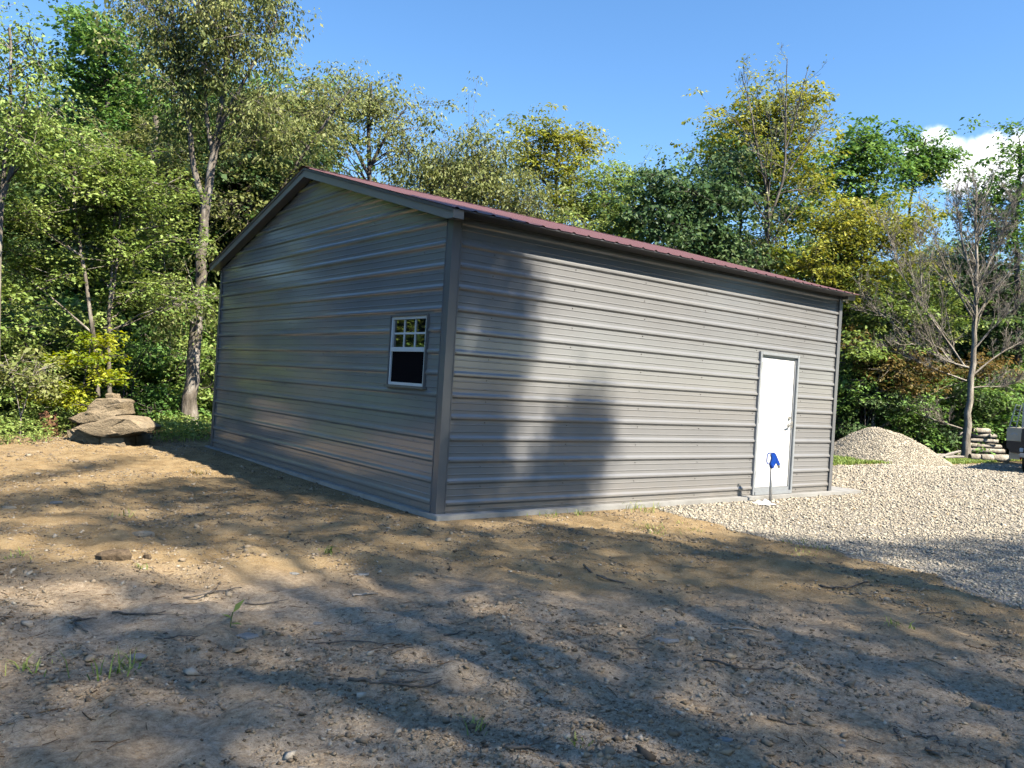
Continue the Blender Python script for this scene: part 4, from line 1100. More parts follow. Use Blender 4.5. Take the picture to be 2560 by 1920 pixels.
d7 = lambda x, y: ((1700+x/2.572)/KX, (100+y/2.572)/KX)
D = 25.0
bare_tree('leafless grey tree spreading over the log pile at right',
    [S(D, .125, .03, (2091, 900), d4(1225, 1500), d4(1240, 1250), d4(1255, 1000), d4(1270, 700), d4(1265, 450), d4(1260, 200), d4(1270, -60), base=2090),
     S(D, .038, .009, d4(1200, 1390), d4(1050, 1360), d4(900, 1290), d4(760, 1170), d4(620, 1070), d4(500, 960), d4(400, 900), d4(330, 800)),
     S(D, .038, .009, d4(1165, 1380), d4(1060, 1220), d4(960, 1080), d4(880, 980), d4(830, 900), d4(760, 780), d4(640, 640), d4(590, 480), d4(530, 280)),
     S(D, .031, .008, d4(1220, 960), d4(1150, 840), d4(1050, 650), d4(990, 540), d4(930, 400), d4(900, 200)),
     S(D, .035, .01, d4(1230, 610), d4(1170, 480), d4(1130, 300), d4(1120, 150), d4(1090, -20)),
     S(D, .031, .008, d4(1250, 1440), d4(1330, 1370), d4(1450, 1270), d4(1659, 1170), d4(1800, 1090)),
     S(D, .034, .008, d4(1262, 1220), d4(1330, 1130), d4(1450, 1010), d4(1570, 900), d4(1750, 760)),
     S(D, .031, .008, d4(1270, 960), d4(1340, 840), d4(1440, 720), d4(1520, 610), d4(1660, 480)),
     S(D, .031, .008, d4(1285, 720), d4(1370, 520), d4(1430, 380), d4(1490, 220), d4(1600, -40)),
     S(D, .03, .008, d4(1180, 1500), d4(1000, 1430), d4(820, 1380), d4(640, 1250), d4(450, 1235)),
     S(D, .03, .008, d4(1150, 1900), d4(1000, 1850), d4(800, 1790), d4(640, 1700)),
     S(D, .025, .008, d4(1220, 1560), d4(1330, 1540), d4(1480, 1560), d4(1620, 1500)),
     S(D, .03, .008, d4(820, 900), d4(800, 700), d4(810, 540), d4(780, 330))],
    51, levels=3, kids=(13, 7, 5), bark='dead', spread=.6)
D = 26.5
bare_tree('tall thinly leaved bare tree standing behind the roof',
    [S(D, .11, .045, d7(565, 1490), d7(568, 1200), d7(570, 1150), base=1652),
     S(D, .05, .012, d7(570, 1160), d7(572, 1000), d7(545, 900), d7(510, 780), d7(480, 620), d7(465, 450), d7(420, 320), d7(395, 220)),
     S(D, .05, .012, d7(572, 1140), d7(640, 1010), d7(670, 870), d7(682, 760), d7(675, 600), d7(685, 420), d7(680, 280), d7(690, 120)),
     S(D, .035, .01, d7(565, 1370), d7(610, 1250), d7(680, 1150), d7(770, 1060), d7(850, 960)),
     S(D, .03, .008, d7(672, 880), d7(760, 760), d7(830, 650), d7(900, 560), d7(960, 470)),
     S(D, .03, .008, d7(680, 700), d7(740, 500), d7(790, 300), d7(830, 160)),
     S(D, .025, .008, d7(562, 1180), d7(490, 1060), d7(430, 950), d7(390, 850)),
     S(D, .025, .008, d7(570, 1000), d7(580, 820), d7(600, 640), d7(560, 450))],
    52, levels=3, kids=(5, 4, 3), bark='grey', leaves=(.30, 'olive', 3))

# woods behind, alike trees ------------------------------------------------
def copy_tree(root, loc, rz, sc, label, group):
    c = root.copy(); COL.objects.link(c); c.location = loc; c.rotation_euler = (0, 0, rz); c.scale = sc
    c['label'] = label; c['group'] = group
    for ch in root.children:
        k = ch.copy(); COL.objects.link(k); k.parent = c
    return c
def proto(label, depth, px, h, pal, seed, group, **kw):
    b = foot(px, depth); r = np.random.default_rng(seed)
    t = b+np.array([r.normal(0, .2), r.normal(0, .2), h*.86]); m = b+np.array([r.normal(0, .2), r.normal(0, .2), h*.45])
    bl = [(b+np.array([0, 0, h*.78]), np.array([h*.17, h*.17, h*.20]))]
    for k in range(5):
        a = k*1.256+r.uniform(-.4, .4); bl.append((b+np.array([math.cos(a)*h*.15, math.sin(a)*h*.15, h*r.uniform(.42, .72)]), np.array([h*.14, h*.14, h*.12])*r.uniform(.8, 1.2)))
    bl.append((b+np.array([0, 0, h*.32]), np.array([h*.2, h*.2, h*.09])))
    return tree(label, [([b, m, t], .018*h, .004*h)], bl, pal, 'grey', seed, name='woodland_tree', group=group, **kw)
GW = 'trees filling the woods behind'
LW = 'leafy tree deep in the shaded woods at left'
MW = 'leafy tree in the woods beyond the garage roof'
RW = 'leafy tree in the woods at right beyond the yard'
kwb = dict(density=3.4, leaf=(.17, .095), clump_r=1.1, sprays=15, per=20)
SPEC = ['dark-leaved', 'mid-green', 'pale yellow-green']
protos = [proto(LW.replace('leafy', SPEC[k]), dp_, px_, h_, pal_, 61+k, GW, **kwb) for k, (dp_, px_, h_, pal_) in enumerate([(27, 120, 11.5, 'dark'), (29, 430, 12, 'green'), (26, 300, 10.5, 'fresh')])]
rw = np.random.default_rng(77)
spots = []
for px in range(-420, 640, 95): spots.append((px+rw.uniform(-30, 30), rw.uniform(23, 27), rw.uniform(.62, .85), LW))
for px in range(-380, 640, 110): spots.append((px+rw.uniform(-40, 40), rw.uniform(31, 37), rw.uniform(.9, 1.15), LW))
for px in range(600, 1800, 120): spots.append((px+rw.uniform(-40, 40), rw.uniform(32, 38), rw.uniform(.70, .86), MW))
for px in range(1750, 2500, 100): spots.append((px+rw.uniform(-30, 30), rw.uniform(31, 38), rw.uniform(.52, .66), RW))
for px in range(1780, 2600, 100): spots.append((px+rw.uniform(-30, 30), rw.uniform(40, 46), rw.uniform(.75, .95), RW))
for i, (px, dp, s, lab) in enumerate(spots):
    i = (0, 1, 0, 2)[i % 4] if lab == LW else i  # more dark-leaved copies at left: leaf colour stands in for woodland shade
    b = foot(px, dp); copy_tree(protos[i % 3], tuple(b), rw.uniform(0, 6.28), (s*rw.uniform(.9, 1.1), s*rw.uniform(.9, 1.1), s), lab.replace('leafy', SPEC[i % 3]), GW)
# left woods carry on past the edge of the view: the window and the siding mirror them
for i, (x, y, s) in enumerate([(-8, 11.5, .95), (-6.5, 14, 1.0), (-9.5, 14.5, 1.0), (-8.5, 18, 1.1), (-12.5, 13, 1.1), (-14, 16, 1.2), (-15, 7.5, 1.0), (-14.5, 2.5, .95)]):
    copy_tree(protos[i % 3], (x, y, float(ground_z(x, y, False))), i*1.7, (s, s, s), 'leafy tree standing past the left edge of the clearing, mirrored in the window', 'trees mirrored in the window')

for i, (x, y, s) in enumerate([(-11, -22, 1.3), (-6, -26, 1.45), (-1, -24, 1.35), (4, -27, 1.45), (9, -25, 1.4), (14, -27, 1.45), (19, -25, 1.4), (24, -27, 1.4), (29, -23, 1.35), (33, -17, 1.3), (-4, -31, 1.6), (7, -32, 1.6), (17, -32, 1.6), (-14, -30, 1.6), (36, -9, 1.3), (37, -2, 1.2)]):  # unseen belt of trees, added to block sky light on the long wall
    copy_tree(protos[i % 3], (x, y, float(ground_z(x, y, False))), i*2.3, (s*1.2, s*1.2, s*1.22), 'unseen leafy tree added behind the viewpoint to cut sky light', 'unseen trees added to cut sky light')

# understory shrubs ---------------------------------------------------------
def shrub_proto(label, px, dp, h, pal, seed, group):
    b = foot(px, dp); r = np.random.default_rng(seed)
    stems = [([b, b+np.array([r.normal(0, .25), r.normal(0, .25), h*.5]), b+np.array([r.normal(0, .5), r.normal(0, .5), h*.9])], .014*h, .004*h) for _ in range(4)]
    bl = [(b+np.array([r.normal(0, h*.22), r.normal(0, h*.22), h*z]), np.array([h*.42, h*.42, h*.13])) for z in (.25, .45, .65, .85)]
    return tree(label, stems, bl, pal, 'grey', seed, cat='shrub', name='shrub', group=group, density=22, leaf=(.10, .06), clump_r=.55, sprays=12, per=16, flat=.25)
GS = 'understory shrubs along the woods edge'
LS = 'leafy understory bush at the edge of the left woods'
RS = 'leafy understory bush behind the gravel pile and logs'
shp = [shrub_proto(LS.replace('leafy', 'mid-green'), 270, 17.6, 1.9, 'green', 71, GS), shrub_proto(LS.replace('leafy', 'pale green'), 60, 16.2, 2.1, 'fresh', 72, GS), shrub_proto(RS.replace('leafy', 'mid-green'), 1960, 25.8, 2.0, 'green', 73, GS), shrub_proto(RS.replace('leafy', 'dark-leaved'), 1870, 25.4, 1.8, 'dark', 74, GS)]
for i, (px, dp, s) in enumerate([(360, 19.0, 1.0), (430, 19.4, 1.1), (300, 20.5, 1.2), (120, 18.6, 1.2), (10, 17.0, 1.1), (-70, 16.5, 1.2), (180, 20.5, 1.3), (470, 21.5, 1.3), (240, 22.5, 1.4), (60, 20.0, 1.5), (390, 22, 1.5), (-40, 19, 1.5), (-160, 18, 1.4), (130, 23, 1.6), (330, 24, 1.7)]):
    copy_tree(shp[i % 2], tuple(foot(px, dp)), i*2.1, (s, s, s*rw.uniform(.85, 1.15)), LS.replace('leafy', ['mid-green', 'pale green'][i % 2]), GS)
for i, (px, dp, s) in enumerate([(1830, 26.2, 1.2), (1900, 27.0, 1.3), (2010, 27.2, 1.2), (2060, 26.6, 1.1), (2110, 27.2, 1.2), (2170, 28.0, 1.3), (2230, 28.0, 1.4), (1960, 29, 1.7), (2060, 29.5, 1.8), (2150, 30, 1.9), (1860, 29, 1.7), (2250, 30.5, 1.9), (1800, 28, 1.5), (2030, 32, 2.2), (2120, 32.5, 2.3), (1920, 32, 2.2), (2200, 33, 2.3), (1840, 32.5, 2.1)]):
    copy_tree(shp[2+i % 2], tuple(foot(px, dp)), i*1.9, (s, s, s*rw.uniform(.85, 1.15)), RS.replace('leafy', ['mid-green', 'dark-leaved'][i % 2]), GS)

for i, (x, y, s) in enumerate([(-6.2, 11.5, 1.2), (-7.6, 12.6, 1.4), (-8.6, 10.6, 1.3), (-7.2, 15, 1.6), (-9.6, 13.2, 1.6), (-5.6, 13.5, 1.3), (-9.5, 16.8, 1.8), (-7.8, 18.5, 1.9), (-11, 15, 1.9)]):
    copy_tree(shp[i % 2], (x, y, float(ground_z(x, y, False))), i*1.3, (s, s, s), 'leafy bush past the left edge of the clearing, mirrored in the window', GS)

# ------------------------------------------------------------------ trees behind the camera that shade the clearing
def shade_trees():
    r = np.random.default_rng(88)
    shade = np.array([(-40, 1238), (200, 1226), (400, 1205), (560, 1196), (760, 1196), (930, 1270), (1100, 1312), (1250, 1322), (1400, 1312), (1500, 1330), (1640, 1352), (1930, 1340), (2100, 1352), (2270, 1356), (2620, 1345), (2620, 1990), (-40, 1990)], float)
    fingers = [np.array([(-40, 1206), (160, 1172), (290, 1150), (372, 1144), (300, 1166), (120, 1200), (-40, 1222)], float),
               np.array([(2290, 1232), (2420, 1240), (2600, 1262), (2600, 1290), (2450, 1262)], float)]
    lit = [(305, 1278, 120, 10, .8), (122, 1308, 90, 16, 1), (533, 1310, 48, 10, 1), (610, 1281, 34, 8, .8), (366, 1400, 175, 36, 1), (81, 1367, 100, 26, 1), (610, 1408, 165, 34, 1),
           (122, 1484, 160, 26, 1), (529, 1489, 150, 36, .7), (834, 1396, 60, 32, .7), (1037, 1352, 70, 10, 1), (831, 1373, 40, 9, 1), (790, 1455, 100, 40, .5), (2280, 1408, 120, 14, .9), (1270, 1490, 30, 7, .6)]
    T = []          # points that must lie in shade
    gx, gy = np.meshgrid(np.arange(-8, 9.5, .2), np.arange(-7.5, 6.5, .2), indexing='ij')
    pts = np.stack([gx.ravel(), gy.ravel(), np.full(gx.size, -.06)], -1)+r.normal(0, .07, (gx.size, 3))*np.array([1, 1, 0])
    v = pts-CAM; dz = v@DIR; ok = dz > 1.2
    px = np.where(ok, 1280+FPX*(v@RIGHT)/np.maximum(dz, .1), -9e3); py = np.where(ok, 960-FPX*(v@UP)/np.maximum(dz, .1), 9e3)
    ins = in_poly(px, py, shade)
    for f in fingers: ins |= in_poly(px, py, f)
    for (x, y, a, b, w) in lit:
        hole = ((px-x)/(a*1.22))**2+((py-y)/(b*1.3))**2 < 1; ins &= ~(hole & (r.random(len(px)) < w))
    out = (~ok | (px < -40) | (px > 2620) | (py > 1985))
    ins |= out & (pts[:, 1] < .8-.35*np.abs(pts[:, 0]+3)) & (r.random(len(px)) < .8)
    ground_pts = pts[ins & (pts[:, 0] < 6.5)]
    T = [ground_pts]
    # shadow thrown on the long wall beside the near corner
    wx, wz = np.meshgrid(np.arange(-.3, 3.2, .13), np.arange(0, 3.5, .13), indexing='ij')
    wp = np.stack([wx.ravel(), np.zeros(wx.size), wz.ravel()], -1)+r.normal(0, .04, (wx.size, 3))*np.array([1, 0, 1]); v = wp-CAM; dz = v@DIR
    px = (1280+FPX*(v@RIGHT)/dz)/KX; py = (960-FPX*(v@UP)/dz)/KX
    band = in_poly(px, py, np.array([(940, 425), (1060, 440), (1105, 500), (1150, 600), (1152, 700), (1128, 800), (1108, 860), (1080, 910), (1080, 1000), (1075, 1110), (930, 1125), (960, 800)], float))
    band |= in_poly(px, py, np.array([(1190, 905), (1240, 865), (1308, 868), (1325, 950), (1290, 1040), (1250, 1092), (1070, 1105), (1080, 1050), (1150, 1010), (1185, 990)], float))
    band &= ~(in_poly(px, py, np.array([(1000, 635), (1075, 630), (1068, 700), (1040, 770), (998, 760)], float)) & (r.random(len(px)) < .7))
    T.append(wp[band])
    T = np.concatenate(T)
    trunks = np.array([(-5.5, -14.5), (-2.6, -17.5), (.2, -15.2), (3.0, -17.8), (5.4, -15.0), (8.0, -16.6)])
    labels = ['leafy tree behind the viewpoint, leftmost of those shading the dirt', 'second tree from the left behind the viewpoint', 'tree behind the viewpoint whose crown shades the near dirt', 'tall tree behind the viewpoint that throws its shadow on the garage corner', 'tree behind the viewpoint shading the lower right dirt', 'rightmost tree behind the viewpoint, shading the edge of the gravel']
    tgt = []; own = []
    for rep in range(2):
        tt = r.uniform(12.0, 15.5, len(T)) if rep == 0 else r.uniform(13.5, 17.5, len(T))
        c = T+SUN_T[None]*tt[:, None]; tgt.append(c)
    C = np.concatenate(tgt)
    d = np.hypot(C[:, None, 0]-trunks[None, :, 0], (C[:, None, 1]-trunks[None, :, 1])*.6); own = d.argmin(1)
    for k, (tx, ty) in enumerate(trunks):
        c = C[own == k]
        if len(c) < 5: continue
        z = float(ground_z(tx, ty, False)); top = c[:, 2].max()+.3; mx = c.mean(0)
        tr = Parts(); pts_ = [np.array([tx, ty, z-.08]), np.array([tx*.85+mx[0]*.15, ty*.9+mx[1]*.1, z+top*.28]), np.array([tx*.6+mx[0]*.4, ty*.75+mx[1]*.25, z+top*.52])]
        q, rad = stem_tube(tr, pts_, .13, .02, r)
        A = []; B = []; ra = []; rb = []
        sub = c[r.choice(len(c), max(6, len(c)//26), replace=False)]
        for s in sub:
            hd = np.hypot(q[:, 0]-s[0], q[:, 1]-s[1]); i = int(np.argmin(np.abs(q[:, 2]-(s[2]-.5*hd))+.3*hd+np.where(q[:, 2] < z+3, 9, 0))); a = q[i]; L_ = np.linalg.norm(s-a); prev = a
            for t in np.linspace(0, 1, 5)[1:]:
                p = a+(s-a)*t+np.array([0, 0, .12*L_*math.sin(math.pi*t)]); A.append(prev); B.append(p); ra.append(.032*(1-.8*(t-.25))*min(1, L_/3)); rb.append(.032*(1-.8*t)*min(1, L_/3)); prev = p
        br = Parts(); V, F = seg_batch(np.array(A), np.array(B), np.array(ra), np.array(rb), 5); br.add(V, F)
        per = 10; n = len(c)*per; si = np.repeat(np.arange(len(c)), per)
        pos = c[si]+r.normal(0, 1, (n, 3))*np.array([.14, .14, .12]); a2 = r.uniform(0, 6.28, n)
        V, F = leaf_quads(pos, np.stack([np.cos(a2), np.sin(a2), -.3+r.normal(0, .3, n)], -1), np.stack([r.normal(0, .5, n), r.normal(0, .5, n)-.5, np.ones(n)], -1), r.uniform(.08, .14, n), r.uniform(.05, .085, n))
        lf = Parts(); lf.add(V, F, r.random(n))
        base = np.array([tx, ty, z]); root = thing('shade_tree', labels[k], 'tree', tuple(base), 'trees behind the viewpoint')
        for p_ in (tr, br, lf): shift(p_, base)
        link('trunk', tr.mesh('trunk', BARK['grey'], True), root); link('branches', br.mesh('branches', BARK['grey']), root); link('crown', lf.mesh('crown', LEAF['green']), root)
        TREE_STATS.append((labels[k], n))
shade_trees()

# ------------------------------------------------------------------ grass, weeds, leaf litter
def blades(pos, h, lean, r, width=.006):
    n = len(pos); az = r.uniform(0, 6.28, n); d = np.stack([np.cos(az), np.sin(az), np.zeros(n)], -1)*lean[:, None]; s = np.stack([-np.sin(az), np.cos(az), np.zeros(n)], -1)*(width*r.uniform(.7, 1.4, n))[:, None]
    up = np.array([0, 0, 1.])[None]*h[:, None]
    m = pos+up*.6+d*h[:, None]*.35; t = pos+up*.92+d*h[:, None]
    V = np.stack([pos-s, pos+s, m+s*.8, m-s*.8, t+s*.1, t-s*.1], 1).reshape(-1, 3)
    k = np.arange(n)[:, None]*6
    F = np.stack([k+np.array([[0, 1, 2, 3]]), k+np.array([[3, 2, 4, 5]])], 1).reshape(-1, 4)
    return V, F, np.repeat(r.random(n), 2)
def tuft(label, px, py, h, n, seed, name='grass_tuft', pal='grass', spread=.07, lean=.8, w=.0038):
    r = np.random.default_rng(seed); c = gpt(px, py)
    pos = np.zeros((n, 3)); pos[:, :2] = r.normal(0, spread, (n, 2)); V, F, T = blades(pos, .72*h*r.uniform(.35, 1.1, n), lean*r.uniform(.5, 1.9, n), r, w)
    o = link(name, npmesh(name, V, F, LEAF[pal], tint=T), None, tuple(c-np.array([0, 0, .008])))
    tag(o, label, 'grass', 'weeds on the dirt')
for i, (lab, p, h, n, sp) in enumerate([
    ('low grass tuft at the left edge of the dirt', c1(105, 835), .09, 28, .08), ('leafy grass tuft beside a pale stone at lower left', c1(745, 1550), .15, 34, .06), ('small green weed at far lower left', c1(215, 1530), .08, 20, .05),
    ('small weed beside the earth clod', c1(870, 915), .08, 16, .018), ('grass tuft in the dark shade at left', c1(765, 590), .12, 16, .04), ('dry brown tuft at the tip of the garage shadow', c1(1215, 335), .12, 40, .06),
    ('small weed in a sun dapple near the gable', c1(2015, 810), .08, 14, .04), ('grass tuft along the pad, left of the large one', c2(1610, 212), .10, 40, .12), ('small weed along the pad edge', c2(1790, 205), .10, 26, .06),
    ('tiny weed left of the pad corner', c2(295, 425), .09, 18, .014), ('small green weed in the centre foreground', c2(1150, 1470), .10, 14, .03), ('tiny weed at the bottom right of the centre', c2(1775, 1565), .07, 12, .03),
    ('largest grass tuft against the concrete pad', c3(200, 262), .20, 60, .14), ('wide low green weed on the sunlit soil', c3(290, 358), .10, 50, .13), ('second low weed below the wide one', c3(295, 390), .08, 30, .09),
    ('weed where soil meets gravel', c3(1045, 435), .10, 30, .08), ('green creeping weed at the gravel edge', c3(1140, 468), .06, 46, .11), ('dark creeping weed just inside the shade by the gravel', c3(1140, 508), .06, 50, .12),
    ('small tuft in the right middle of the dirt', c3(1548, 862), .08, 24, .05), ('tiny weed on the sunlit soil near the wall', c3(412, 332), .08, 16, .04), ('thin weed on the sunlit soil by the gravel', c3(490, 368), .07, 18, .06)]):
    tuft(lab, *p, h, n, 300+i, spread=sp, pal='rust' if 'brown' in lab else 'grass')
# broad-leaf weed
def leaf_weed():
    c = gpt(*c1(1415, 1275)); r = np.random.default_rng(9)
    root = thing('weed', 'single upright broad-leaved weed at left foreground', 'weed', tuple(c), 'weeds on the dirt')
    m = MB(); m.tube([(0, 0, -.01), (.004, .002, .05), (.012, .006, .085)], .003, 5); m.build('stem', LEAF['grass'], root)
    V, F = leaf_quads(np.array([[.012, .006, .08], [.006, .003, .05], [.0, 0, .02]]), np.array([[.55*_r[0], .55*_r[1], .8], [-.5, .3, .3], [.4, -.4, .1]]), np.array([[-.8, -.6, .5], [0, 0, 1.], [0, 0, 1.]]), np.array([.10, .06, .07]), np.array([.035, .03, .03]))
    link('leaf', npmesh('leaf', V, F, LEAF['grass'], tint=[.6, .5, .4]), root)
leaf_weed()
def scatter_region(n, poly_px, z, r):
    poly = np.array(poly_px, float); lo, hi = poly.min(0), poly.max(0); out = []
    while len(out) < n:
        p = r.uniform(lo, hi)
        if in_poly(np.array([p[0]]), np.array([p[1]]), poly)[0]: out.append(p)
    return np.array(out)
def lawn(name, label, poly_world, n, hmin, hmax, seed, pal='grass'):
    r = np.random.default_rng(seed); p = scatter_region(n, poly_world, 0, r)
    pos = np.stack([p[:, 0], p[:, 1], ground_z(p[:, 0], p[:, 1])-.005], -1)
    V, F, T = blades(pos, r.uniform(hmin, hmax, n), r.uniform(.2, 1.1, n), r, .012)
    o = link(name, npmesh(name, V, F, LEAF[pal], tint=T)); o['kind'] = 'stuff'; tag(o, label, 'grass')
lawn('grass_strip', 'green mown grass strip between gravel yard and gravel pile', [(8.6, 4.3), (9.6, 4.1), (11, 2.75), (12.8, 3.2), (15, 3.45), (19.3, 2.95), (22.5, 3.1), (22.5, 3.8), (17, 4.4), (15.5, 5.2), (12.5, 5.6), (9, 5.6)], 26000, .03, .10, 401, 'fresh')
lawn('verge_grass', 'short rough grass around the logs at the right woods edge', [(19, 3.6), (24, 3.0), (26, 4.5), (22, 5.6), (18, 5)], 5000, .03, .10, 402)
def ground_cover():
    r = np.random.default_rng(403)
    polys = [[tuple(gpt(x*KX, y*KX)[:2]) for x, y in [(335, 955), (455, 958), (452, 925), (400, 905), (340, 915)]], [tuple(gpt(x*KX, y*KX)[:2]) for x, y in [(-60, 965), (60, 962), (160, 945), (165, 920), (-60, 915)]]]
    pos = []
    for pl, n in zip(polys, (420, 300)):
        p = scatter_region(n, pl, 0, r); pos.append(np.stack([p[:, 0], p[:, 1], ground_z(p[:, 0], p[:, 1])+r.uniform(.05, .32, n)], -1))
    pos = np.concatenate(pos); per = 14; q = np.repeat(pos, per, 0)+r.normal(0, .08, (len(pos)*per, 3))*np.array([1, 1, .5]); n = len(q); az = r.uniform(0, 6.28, n)
    V, F = leaf_quads(q, np.stack([np.cos(az), np.sin(az), r.normal(.1, .4, n)], -1), r.normal(0, .5, (n, 3))+np.array([0, 0, 1]), r.uniform(.04, .085, n), r.uniform(.018, .04, n))
    g = np.stack([pos[:, 0], pos[:, 1], ground_z(pos[:, 0], pos[:, 1])], -1); vv = Parts(); vv.add(V, F, r.random(n))
    bV, bF, bT = blades(np.repeat(g, 2, 0)+r.normal(0, .08, (len(g)*2, 3))*np.array([1, 1, 0]), r.uniform(.06, .22, len(g)*2), r.uniform(.3, 1.4, len(g)*2), r, .004); vv.add(bV, bF, bT)
    o = link('ground_cover', vv.mesh('ground_cover', LEAF['fresh'])); o['kind'] = 'stuff'; tag(o, 'ferny green ground plants along the edge of the left woods', 'ground cover')
ground_cover()
def litter():
    r = np.random.default_rng(404); n = 9000
    x = np.concatenate([r.uniform(-9, 4, n), r.uniform(10, 26, n//2)]); y = np.concatenate([r.uniform(8, 20, n), r.uniform(3.6, 12, n//2)])
    m = forest_mask(x, y) > r.uniform(.05, .5, len(x)); x, y = x[m], y[m]; n = len(x); az = r.uniform(0, 6.28, n)
    V, F = leaf_quads(np.stack([x, y, ground_z(x, y)+.012], -1), np.stack([np.cos(az), np.sin(az), r.normal(0, .3, n)], -1), r.normal(0, .45, (n, 3))+np.array([0, 0, 1]), r.uniform(.06, .12, n), r.uniform(.04, .07, n))
    o = link('leaf_litter', npmesh('leaf_litter', V, F, M['litter'], tint=r.random(n))); o['kind'] = 'stuff'; tag(o, 'dead brown leaves littering the woodland floor', 'leaf litter')
litter()

def debris():
    r = np.random.default_rng(405); n = 5200
    d = 2.6+r.random(n)**1.4*12; lat = r.uniform(-.7, .7, n); x = CAM[0]+d*DIR[0]+lat*d*_r[0]; y = CAM[1]+d*DIR[1]+lat*d*_r[1]
    k = (gravel_mask(x, y) < .4) & (forest_mask(x, y) < .7) & (fbm(x*.9+4, y*.9, 3) > r.uniform(-.35, .4, n)) & ~((x > PAD[0]-.1) & (x < PAD[1]) & (y > PAD[2]-.1) & (y < PAD[3])); x, y = x[k], y[k]; n = len(x)
    az = r.uniform(0, 6.28, n); ln = .02+.10*r.random(n)**2.5; z = ground_z(x, y)+.004
    A = np.stack([x, y, z], -1); m_ = A+np.stack([np.cos(az), np.sin(az), r.normal(.02, .05, n)], -1)*ln[:, None]*.5; az2 = az+r.normal(0, .4, n)
    B = m_+np.stack([np.cos(az2), np.sin(az2), r.normal(0, .08, n)], -1)*ln[:, None]*.5; rad = .0012+.016*ln
    p = Parts()
    for a_, b_ in ((A, m_), (m_, B)):
        V, F = seg_batch(a_, b_, rad, rad*.8, 3); p.add(V, F, np.repeat(r.random(n), 3))
    o = link('twig_debris', p.mesh('twig_debris', M['litter'])); o['kind'] = 'stuff'; tag(o, 'fine broken twigs and straw strewn over the dirt', 'debris')
debris()

# ------------------------------------------------------------------ stump, gravel pile, logs
def stump():
    c = foot(100, 14.4); r = np.random.default_rng(12); n = 18; V = []
    hs = [0, .10, .22, .32, .40]
    for z, s in zip(hs, (1.35, 1.05, .95, .9, .8)):
        for k in range(n): a = 2*math.pi*k/n; q = .155*s*(1+.22*math.sin(3*a+z*9)+.10*r.normal()); V.append((math.cos(a)*q, math.sin(a)*q, z+(.07*r.normal() if z == .40 else 0)))
    F = [(i*n+k, i*n+(k+1) % n, (i+1)*n+(k+1) % n, (i+1)*n+k) for i in range(4) for k in range(n)]+[tuple(range(4*n, 5*n))]
    m = MB(); m.add(V, F); root = thing('tree_stump', 'crumbling reddish rotten stump at the woods edge left of the boulders', 'stump', tuple(c-np.array([0, 0, .03])))
    m.build('stump_body', M['rot'], root)
    for a in (.4, 2.2, 4.1):
        m = MB(); m.tube([(math.cos(a)*.1, math.sin(a)*.1, .10), (math.cos(a)*.24, math.sin(a)*.24, .03), (math.cos(a)*.36, math.sin(a)*.36, -.02)], [.06, .045, .02], 7); m.build('root', M['rot'], root)
stump()
def gravel_pile():
    r = np.random.default_rng(13); c = np.array(P(1900, 990, 22.6)); c[2] = float(ground_z(c[0], c[1]))
    ex = np.array([_r[0], _r[1]])/np.linalg.norm(_r[:2]); ey = np.array([-ex[1], ex[0]])
    def hgt(u, v):
        a = np.sqrt((np.where(u < -.1, (u+.1)/1.5, (u+.1)/2.0))**2+(v/1.6)**2)
        h = .92*(1-np.clip(a, 0, 1)**1.45)**1.05; h = np.where(a < 1, h, 0); return h+.10*fbm(u*1.6, v*1.6, 3)*np.clip(h*3, 0, 1)-.03
    n = 70; g = np.linspace(-2.3, 2.3, n); U, W = np.meshgrid(g, g, indexing='ij'); H = hgt(U, W)
    V = np.stack([U*ex[0]+W*ey[0], U*ex[1]+W*ey[1], H], -1).reshape(-1, 3); i = np.arange(n-1)[:, None]*n+np.arange(n-1)[None]; F = np.stack([i, i+n, i+n+1, i+1], -1).reshape(-1, 4)
    root = thing('gravel_pile', 'mound of pale crushed gravel behind the grass at right', 'gravel pile', tuple(c))
    link('mound', npmesh('mound', V, F, M['gravel'], True, tint=np.full(len(F), .45)), root)
    k = 22000; u = r.uniform(-2.2, 2.2, k); v = r.uniform(-1.9, 1.0, k); h = hgt(u, v); m = h > .0; u, v, h = u[m], v[m], h[m]
    V, F = stones(np.stack([u*ex[0]+v*ey[0], u*ex[1]+v*ey[1], h+.006], -1), r.uniform(.013, .027, len(u)), r, .9)
    o = link('stones', npmesh('stones', V, F, M['gravel'], tint=np.repeat(np.clip(r.normal(.5, .22, len(u)), 0, 1), 8)), root); o['kind'] = 'stuff'
gravel_pile()
def log(label, a, b, rad, seed, bark='grey', group=None):
    r = np.random.default_rng(seed); a = np.array(a, float); b = np.array(b, float); c = (a+b)/2; n = 12
    m = MB(); pts = [a-c+(b-a)*t for t in (0, .03, .35, .7, .97, 1)]; m.tube(pts, [rad*s*(1+r.normal()*.02) for s in (.93, 1, 1.0, .98, 1.0, .93)], n, cap=False)
    root = thing('log', label, 'log', tuple(c), group); m.build('bark', BARK[bark], root, True)
    d = (b-a)/np.linalg.norm(b-a)
    for e, s in ((a, -1), (b, 1)):
        m = MB(); m.tube([e-c-d*s*.02, e-c+d*s*.002], [rad*.9, rad*.9], n); m.build('cut_end', M['wood_end'], root)
    return root
